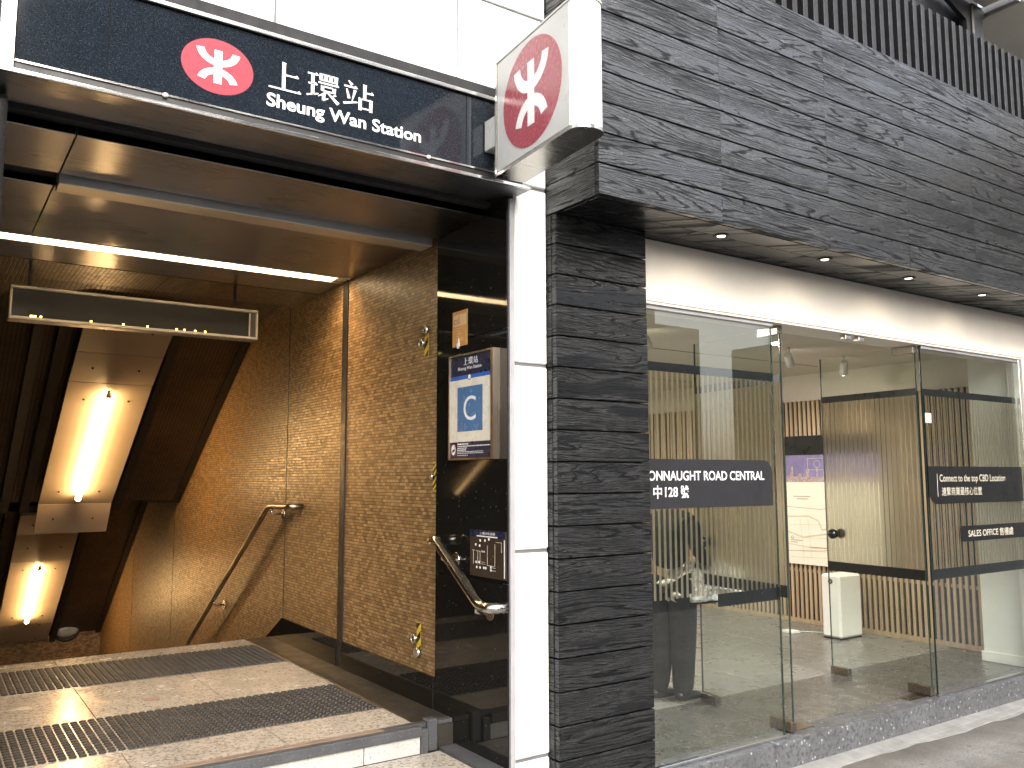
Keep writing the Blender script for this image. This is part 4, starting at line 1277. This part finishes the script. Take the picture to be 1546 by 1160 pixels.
# ================================================================ SHOP INTERIOR
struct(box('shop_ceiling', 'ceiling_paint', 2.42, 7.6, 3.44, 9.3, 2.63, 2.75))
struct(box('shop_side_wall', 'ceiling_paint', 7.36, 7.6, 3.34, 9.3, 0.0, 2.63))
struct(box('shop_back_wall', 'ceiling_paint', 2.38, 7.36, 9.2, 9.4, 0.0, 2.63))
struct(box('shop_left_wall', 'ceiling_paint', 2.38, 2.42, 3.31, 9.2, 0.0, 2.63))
sw = thing('slatted_wall', (7.33, 6.0, 0.16), 'wall lining of upright pale oak slats in the shop', 'wall lining')
box('backing_board', 'slat_back', 7.345, 7.359, 3.68, 9.19, 0.159, 2.36, sw)
box('bottom_board', 'slat_wood', 7.305, 7.344, 3.68, 9.19, 0.159, 0.20, sw, 0.002)
box('rail', 'slat_wood', 7.325, 7.344, 3.68, 9.19, 0.655, 0.685, sw)
first = None
y = 3.70
while y < 9.15:
    if first is None:
        first = box('slat', 'slat_wood', 7.305, 7.3245, y, y + 0.027, 0.2005, 2.36, sw, 0.0015); o0 = WL[first.name].copy(); y0s = y
    else:
        twin(first, 'slat', (o0.x, o0.y + y - y0s, o0.z), sw)
    y += 0.0535
pr = thing('white_pier', (7.2, 3.5, 0.16), 'plain white pier with a skirting inside the end of the shop glass', 'pier')
box('shaft', 'pier_paint', 7.0, 7.304, 3.345, 3.655, 0.159, 2.629, pr, 0.004)
box('skirting', 'pier_paint', 6.985, 6.9995, 3.34, 3.668, 0.159, 0.235, pr, 0.003)
# ceiling lines
for y0 in (5.0, 6.6):
    tag(box('ceiling_seam', 'joint', 3.2, 6.9, y0, y0 + 0.008, 2.6265, 2.6295, None), 'thin dark line in the shop ceiling, ' + ('nearer the glass' if y0 < 6 else 'farther from the glass'), 'ceiling seam')
# spotlights
def spot(x, y, label, aim):
    t = thing('spotlight', (x, y, 2.62), label, 'spotlight', 'track spotlights on the shop ceiling')
    m = MB(); m.tube([(x, y, 2.629), (x, y, 2.56)], 0.010, 8); m.build('stem', 'appliance', t)
    d = Vector(aim).normalized(); c = Vector((x, y, 2.53))
    m = MB(); m.tube([(c - d * 0.06)[:], (c + d * 0.06)[:]], [0.03, 0.036], 16); m.build('head', 'appliance', t)
    m = MB(); m.tube([(c + d * 0.0605)[:], (c + d * 0.064)[:]], 0.030, 16); m.build('lens', M['spot_lens'], t)
    L = bpy.data.lights.new('spot_lamp', 'SPOT'); L.energy = 18; L.color = (1.0, 0.90, 0.76); L.spot_size = R(95); L.spot_blend = 0.8; L.shadow_soft_size = 0.04
    o = bpy.data.objects.new('lamp', L); place(o, c + d * 0.09, t)
    o.rotation_euler = (-d).to_track_quat('Z', 'Y').to_euler()
M['spot_lens'] = emit('spot_lens_glow', (1.0, 0.9, 0.7), 25.0)
spot(4.05, 4.30, 'ceiling spotlight nearest the timber column', (0.85, 0.5, -0.6))
spot(5.68, 4.38, 'ceiling spotlight in line with the shop doorway', (0.8, 0.3, -0.7))
spot(6.50, 4.45, 'ceiling spotlight nearest the white pier', (0.5, 0.5, -0.9))
spot(5.6, 6.6, 'ceiling spotlight deep in the shop', (0.8, 0.1, -0.8))
# added fill lamps, kept out of view, that brighten the room
for xx, yy, lab in ((3.2, 4.5, 'just behind the timber column'), (4.2, 6.5, 'in the middle of the room'), (5.5, 8.4, 'near the back wall')):
    t = thing('fill_lamp', (xx, yy, 2.625), 'added unseen round fill lamp on the shop ceiling, ' + lab, 'light', 'added unseen round fill lamps on the shop ceiling')
    m = MB(); m.tube([(xx, yy, 2.6295), (xx, yy, 2.618)], 0.085, 24); m.build('rim', 'appliance', t)
    L = bpy.data.lights.new('fill_lamp_light', 'AREA'); L.shape = 'DISK'; L.size = 0.15; L.energy = 15; L.color = (1.0, 0.94, 0.85)
    place(bpy.data.objects.new('lamp', L), Vector((xx, yy, 2.612)), t)
    m = MB(); m.tube([(xx, yy, 2.6179), (xx, yy, 2.6155)], 0.07, 24); m.build('diffuser', M['spot_lens'], t)

# map board
mb = thing('map_board', (7.29, 5.2, 0.735), 'tall backlit map board with a purple skyline and black header on the slats', 'display board')
FB = Face((7.304, 5.70, 0), -Y)
FB.rect(0.0, 1.05, 1.8155, 2.005, 0.0, 0.03).build('header', 'film_black', mb)
FB.rect(0.0, 1.05, 0.735, 1.815, 0.0, 0.025).build('map_sheet', 'map_paper', mb)
m = MB(); FB.poly([(0.0, 1.570), (1.05, 1.570), (1.05, 1.815), (0.0, 1.815)], 0.025, 0.0256, m); m.build('sky_print', 'purple', mb)
m = MB(); rr = random.Random(3); u = 0.0
while u < 1.04:
    w_ = 0.012 + rr.random() * 0.035; h_ = 0.02 + rr.random() ** 4 * 0.11
    FB.poly([(u, 1.545), (min(u + w_, 1.05), 1.545), (min(u + w_, 1.05), 1.575 + h_), (u, 1.575 + h_)], 0.0256, 0.0262 + rr.random() * 0.0002, m); u += w_
m.build('skyline_print', 'city', mb)['kind'] = 'stuff'
m = MB()
for a, b, c, d in ((0.26, 1.05, 1.778, 1.781), (0.26, 1.05, 1.665, 1.668), (0.26, 0.263, 1.668, 1.778), (0.55, 0.8, 1.752, 1.758), (0.5, 0.95, 1.722, 1.728), (0.55, 0.9, 1.694, 1.70)):
    FB.poly([(a, c), (b, c), (b, d), (a, d)], 0.0257, 0.0263, m)
m.torus(FB.pt(0.37, 1.722, 0.026), Vector((0, -1, 0)), Z, 0.035, 0.0015, 20, 4)
m.build('caption_frame', 'letter_cream', mb)['kind'] = 'stuff'
def polyline(m, pts, w, d0, d1):
    for (a, b), (c, d) in zip(pts, pts[1:]):
        L = math.hypot(c - a, d - b) or 1; nx, ny = -(d - b) / L * w / 2, (c - a) / L * w / 2
        FB.poly([(a - nx, b - ny), (c - nx, d - ny), (c + nx, d + ny), (a + nx, b + ny)], d0, d1, m)
m = MB()
polyline(m, [(0, 1.20), (0.25, 1.21), (0.36, 1.17), (0.40, 1.08), (0.55, 1.12), (0.75, 1.22), (1.05, 1.24)], 0.014, 0.025, 0.0256)
polyline(m, [(0, 1.05), (0.18, 1.0), (0.42, 1.04), (0.7, 1.07), (1.05, 1.07)], 0.016, 0.025, 0.0257)
polyline(m, [(0, 0.93), (0.3, 0.90), (0.62, 0.92), (1.05, 0.98)], 0.010, 0.025, 0.0258)
for a in (0.15, 0.24, 0.5, 0.66, 0.84):
    polyline(m, [(a, 1.18), (a + 0.03, 0.80)], 0.004, 0.025, 0.0254)
for b in (1.12, 0.99, 0.86, 0.80):
    polyline(m, [(0.02, b), (1.03, b + 0.03)], 0.004, 0.025, 0.0253)
m.build('map_lines', 'map_line', mb)['kind'] = 'stuff'
m = MB()
polyline(m, [(0, 0.86), (0.4, 0.88), (1.05, 0.99)], 0.004, 0.0258, 0.0262)
polyline(m, [(0, 1.30), (0.4, 1.28), (0.7, 1.34), (0.8, 1.45), (1.05, 1.55)], 0.004, 0.0258, 0.0262)
for a, b, w_ in ((0.08, 1.40, 0.2), (0.12, 1.375, 0.13), (0.03, 0.965, 0.14), (0.03, 0.945, 0.08), (0.25, 0.905, 0.35), (0.7, 1.42, 0.2), (0.75, 1.10, 0.2)):
    FB.poly([(a, b), (a + w_, b), (a + w_, b + 0.007), (a, b + 0.007)], 0.0256, 0.0262, m)
m.torus(FB.pt(0.05, 0.995, 0.026), Vector((0, -1, 0)), Z, 0.014, 0.003, 16, 4)
m.build('map_labels', 'map_dark', mb)['kind'] = 'stuff'

# air purifier and its cable
ap = thing('air_purifier', (6.99, 4.87, 0.159), 'white tower air purifier with a round dark dial by the slatted wall', 'air purifier')
m = MB(); m.bbox(6.79, 7.115, 4.79, 4.985, 0.172, 0.725, 0.018); m.build('body', 'appliance', ap)
box('base', 'black', 6.80, 7.105, 4.80, 4.975, 0.1595, 0.1715, ap)
FA = Face((6.79, 4.985, 0), -Y)
m = MB(); disc(FA, 0.105, 0.665, 0.022, 0.022, -0.001, 0.004, 24, m); m.build('dial', 'black_gloss', ap)
m = MB(); disc(FA, 0.105, 0.665, 0.010, 0.010, 0.004, 0.005, 16, m); m.build('dial_ring', 'metal_trim', ap)
pc = thing('power_cord', (6.75, 5.28, 0.16), 'white extension socket and cable on the shop floor beside the purifier', 'cable')
box('socket', 'cable', 6.70, 6.80, 5.235, 5.36, 0.1595, 0.185, pc, 0.004)
MB().tube(smooth_path([(6.80, 5.26, 0.167), (6.90, 5.25, 0.164), (6.98, 5.12, 0.164), (7.03, 5.08, 0.164), (7.05, 4.99, 0.20)], 0.05), 0.0042, 8).build('cable', 'cable', pc)

# person inside the glass holding a plastic bag
def skinned(name, joints, bones, mat, parent, sub=2, root=0):
    me = bpy.data.meshes.new(name)
    base = WL[parent.name]
    me.from_pydata([(Vector(j[0]) - base)[:] for j in joints], bones, [])
    o = bpy.data.objects.new(name, me); COL.objects.link(o)
    md = o.modifiers.new('skin', 'SKIN'); md.use_smooth_shade = True
    for i, j in enumerate(joints):
        sv = me.skin_vertices[0].data[i]
        r_ = j[1]; sv.radius = r_ if isinstance(r_, tuple) else (r_, r_)
        sv.use_root = (i == root)
    s2 = o.modifiers.new('sub', 'SUBSURF'); s2.levels = sub; s2.render_levels = sub
    bpy.context.view_layer.update()
    dg = bpy.context.evaluated_depsgraph_get()
    m2 = bpy.data.meshes.new_from_object(o.evaluated_get(dg))
    o.modifiers.clear(); o.data = m2; bpy.data.meshes.remove(me)
    m2.materials.clear(); m2.materials.append(M[mat] if isinstance(mat, str) else mat)
    for p in m2.polygons: p.use_smooth = True
    o.parent = parent; WL[o.name] = base.copy()
    return o
px, py, pz = 4.10, 4.17, 0.159
pe = thing('person', (px, py, pz), 'person in dark olive jacket and dark trousers holding a white plastic bag inside the window', 'person')
def P(x_, y_, z_): return (px + x_, py + y_, pz + z_)
# clothed body: pelvis, spine, neck, head; arms reach forward, legs in a short stride
J = [(P(0.0, 0, 0.83), (0.115, 0.125)), (P(0.0, 0, 0.95), (0.105, 0.135)), (P(0.01, 0, 1.08), (0.11, 0.155)), (P(0.04, 0, 1.17), (0.085, 0.15)), (P(0.07, 0, 1.23), 0.05),
     (P(0.04, -0.17, 1.15), 0.058), (P(0.03, -0.22, 0.98), 0.048), (P(0.22, -0.15, 0.86), 0.036),
     (P(0.04, 0.17, 1.15), 0.058), (P(0.03, 0.22, 0.98), 0.048), (P(0.22, 0.13, 0.86), 0.036)]
skinned('jacket', J, [(0, 1), (1, 2), (2, 3), (3, 4), (3, 5), (5, 6), (6, 7), (3, 8), (8, 9), (9, 10)], 'jacket', pe)
L_ = [(P(0.0, 0, 0.84), (0.105, 0.12)), (P(0.03, -0.075, 0.74), 0.112), (P(0.05, -0.07, 0.44), 0.090), (P(0.03, -0.07, 0.03), 0.070),
      (P(-0.01, 0.075, 0.74), 0.112), (P(0.0, 0.07, 0.44), 0.090), (P(-0.06, 0.07, 0.03), 0.070)]
skinned('trousers', L_, [(0, 1), (1, 2), (2, 3), (0, 4), (4, 5), (5, 6)], 'trouser', pe)
for fx, fy in ((0.02, -0.07), (-0.07, 0.07)):
    skinned('shoe', [(P(fx - 0.05, fy, 0.045), 0.036), (P(fx + 0.03, fy, 0.05), (0.042, 0.04)), (P(fx + 0.12, fy, 0.034), (0.038, 0.030)), (P(fx + 0.18, fy, 0.028), (0.032, 0.022))], [(0, 1), (1, 2), (2, 3)], 'black', pe, 2, 1)
skinned('head', [(P(0.06, 0, 1.20), 0.048), (P(0.08, 0, 1.27), 0.05), (P(0.095, 0, 1.32), (0.085, 0.070)), (P(0.09, 0, 1.385), (0.088, 0.073)), (P(0.085, 0, 1.425), (0.066, 0.058)), (P(0.186, 0, 1.335), 0.014)], [(0, 1), (1, 2), (2, 3), (3, 4), (2, 5)], 'skin', pe, 2, 2)
m = MB(); m.ball(P(0.06, 0, 1.395), 0.096, 18, 12, (1.02, 0.86, 0.86)); m.build('hair', 'hair', pe)
for sy in (-1, 1):
    h0 = P(0.22, sy * 0.14, 0.86)
    w_ = [(h0, 0.024), (P(0.27, sy * 0.12, 0.83), (0.036, 0.020))]
    e_ = [(0, 1)]
    for q, (oy, ln) in enumerate(((-0.028, 0.055), (-0.010, 0.066), (0.010, 0.062), (0.028, 0.048))):
        b = len(w_)
        bx, by, bz = P(0.29, sy * 0.115, 0.825)
        w_ += [((bx, by + oy, bz), 0.010), ((bx + ln * 0.6, by + oy, bz - 0.008), 0.009), ((bx + ln, by + oy, bz + 0.012), 0.008)]
        e_ += [(1, b), (b, b + 1), (b + 1, b + 2)]
    b = len(w_)
    w_ += [(P(0.26, sy * 0.07, 0.845), 0.011), (P(0.29, sy * 0.05, 0.85), 0.009)]
    e_ += [(1, b), (b, b + 1)]
    skinned('hand', w_, e_, 'skin', pe, 1, 1)
def crumpled(c, r, sc, seed, name, mat):
    bm = bmesh.new(); bmesh.ops.create_icosphere(bm, subdivisions=5, radius=1.0)
    for v in bm.verts:
        d = v.co.normalized()
        n1 = mnoise.noise(d * 2.2 + Vector((seed, 0, 0))); n2 = abs(mnoise.noise(d * 5.5 + Vector((0, seed, 0)))); n3 = abs(mnoise.noise(d * 12 + Vector((0, 0, seed))))
        k = 1 + 0.34 * n1 - 0.22 * n2 - 0.07 * n3
        v.co = Vector((d.x * k * sc[0], d.y * k * sc[1], max(-0.45, d.z * k) * sc[2])) * r
    me = bpy.data.meshes.new(name); bm.to_mesh(me); bm.free()
    me.materials.append(M[mat])
    for p in me.polygons: p.use_smooth = True
    o = bpy.data.objects.new(name, me)
    return place(o, Vector(c))
bg_ = crumpled((4.38, 4.12, 0.875), 0.22, (1.6, 0.8, 0.75), 4.2, 'plastic_bag', 'bag')
tag(bg_, 'crumpled white plastic bag carried by the person inside the window', 'bag')
tr_ = thing('carrying_tray', (4.36, 4.17, 0.79), 'black tray under the crumpled white plastic bag', 'tray')
m = MB(); m.bbox(4.08, 4.62, 4.02, 4.32, 0.775, 0.80, 0.006); m.build('board', 'black', tr_)
m = MB(); m.tube([(4.12, 4.05, 0.79), (4.24, 4.05, 1.06)], 0.009, 8); m.build('handle', 'black', tr_)

# ================================================================ ACROSS THE STREET
def far_block(x0, x1, y0, y1, h, cols, rows_, label):
    t = thing('street_building', ((x0 + x1) / 2, (y0 + y1) / 2, 0), label, 'building', 'low buildings across the street')
    box('wall', 'conc_far', x0, x1, y0, y1, -0.05, h, t)
    w = (x1 - x0) / cols
    for r_ in range(rows_):
        for c_ in range(cols):
            box('window', 'window_far', x0 + w * c_ + w * 0.15, x0 + w * (c_ + 1) - w * 0.15, y1 - 0.05, y1 + 0.03, 1.0 + r_ * (h - 0.6) / rows_, 0.4 + (r_ + 1) * (h - 0.6) / rows_, t)
far_block(-44, -20, -46, -34, 6.5, 8, 2, 'grey two storey building across the street, farthest along')
far_block(-19, 1.5, -46, -34, 5.5, 7, 2, 'grey two storey building straight across the street')
far_block(26.5, 39, -46, -34, 17.0, 5, 4, 'grey narrow lower building across the street beside the wide one')
far_block(2, 26, -46, -34, 25.0, 8, 6, 'grey wide building across the street opposite the shop')
far_block(40, 58, -62, -48, 15.0, 9, 4, 'grey building across the street set back beyond the gap')
far_block(60, 80, -46, -14, 13.0, 6, 3, 'grey building closing the far end of the street')
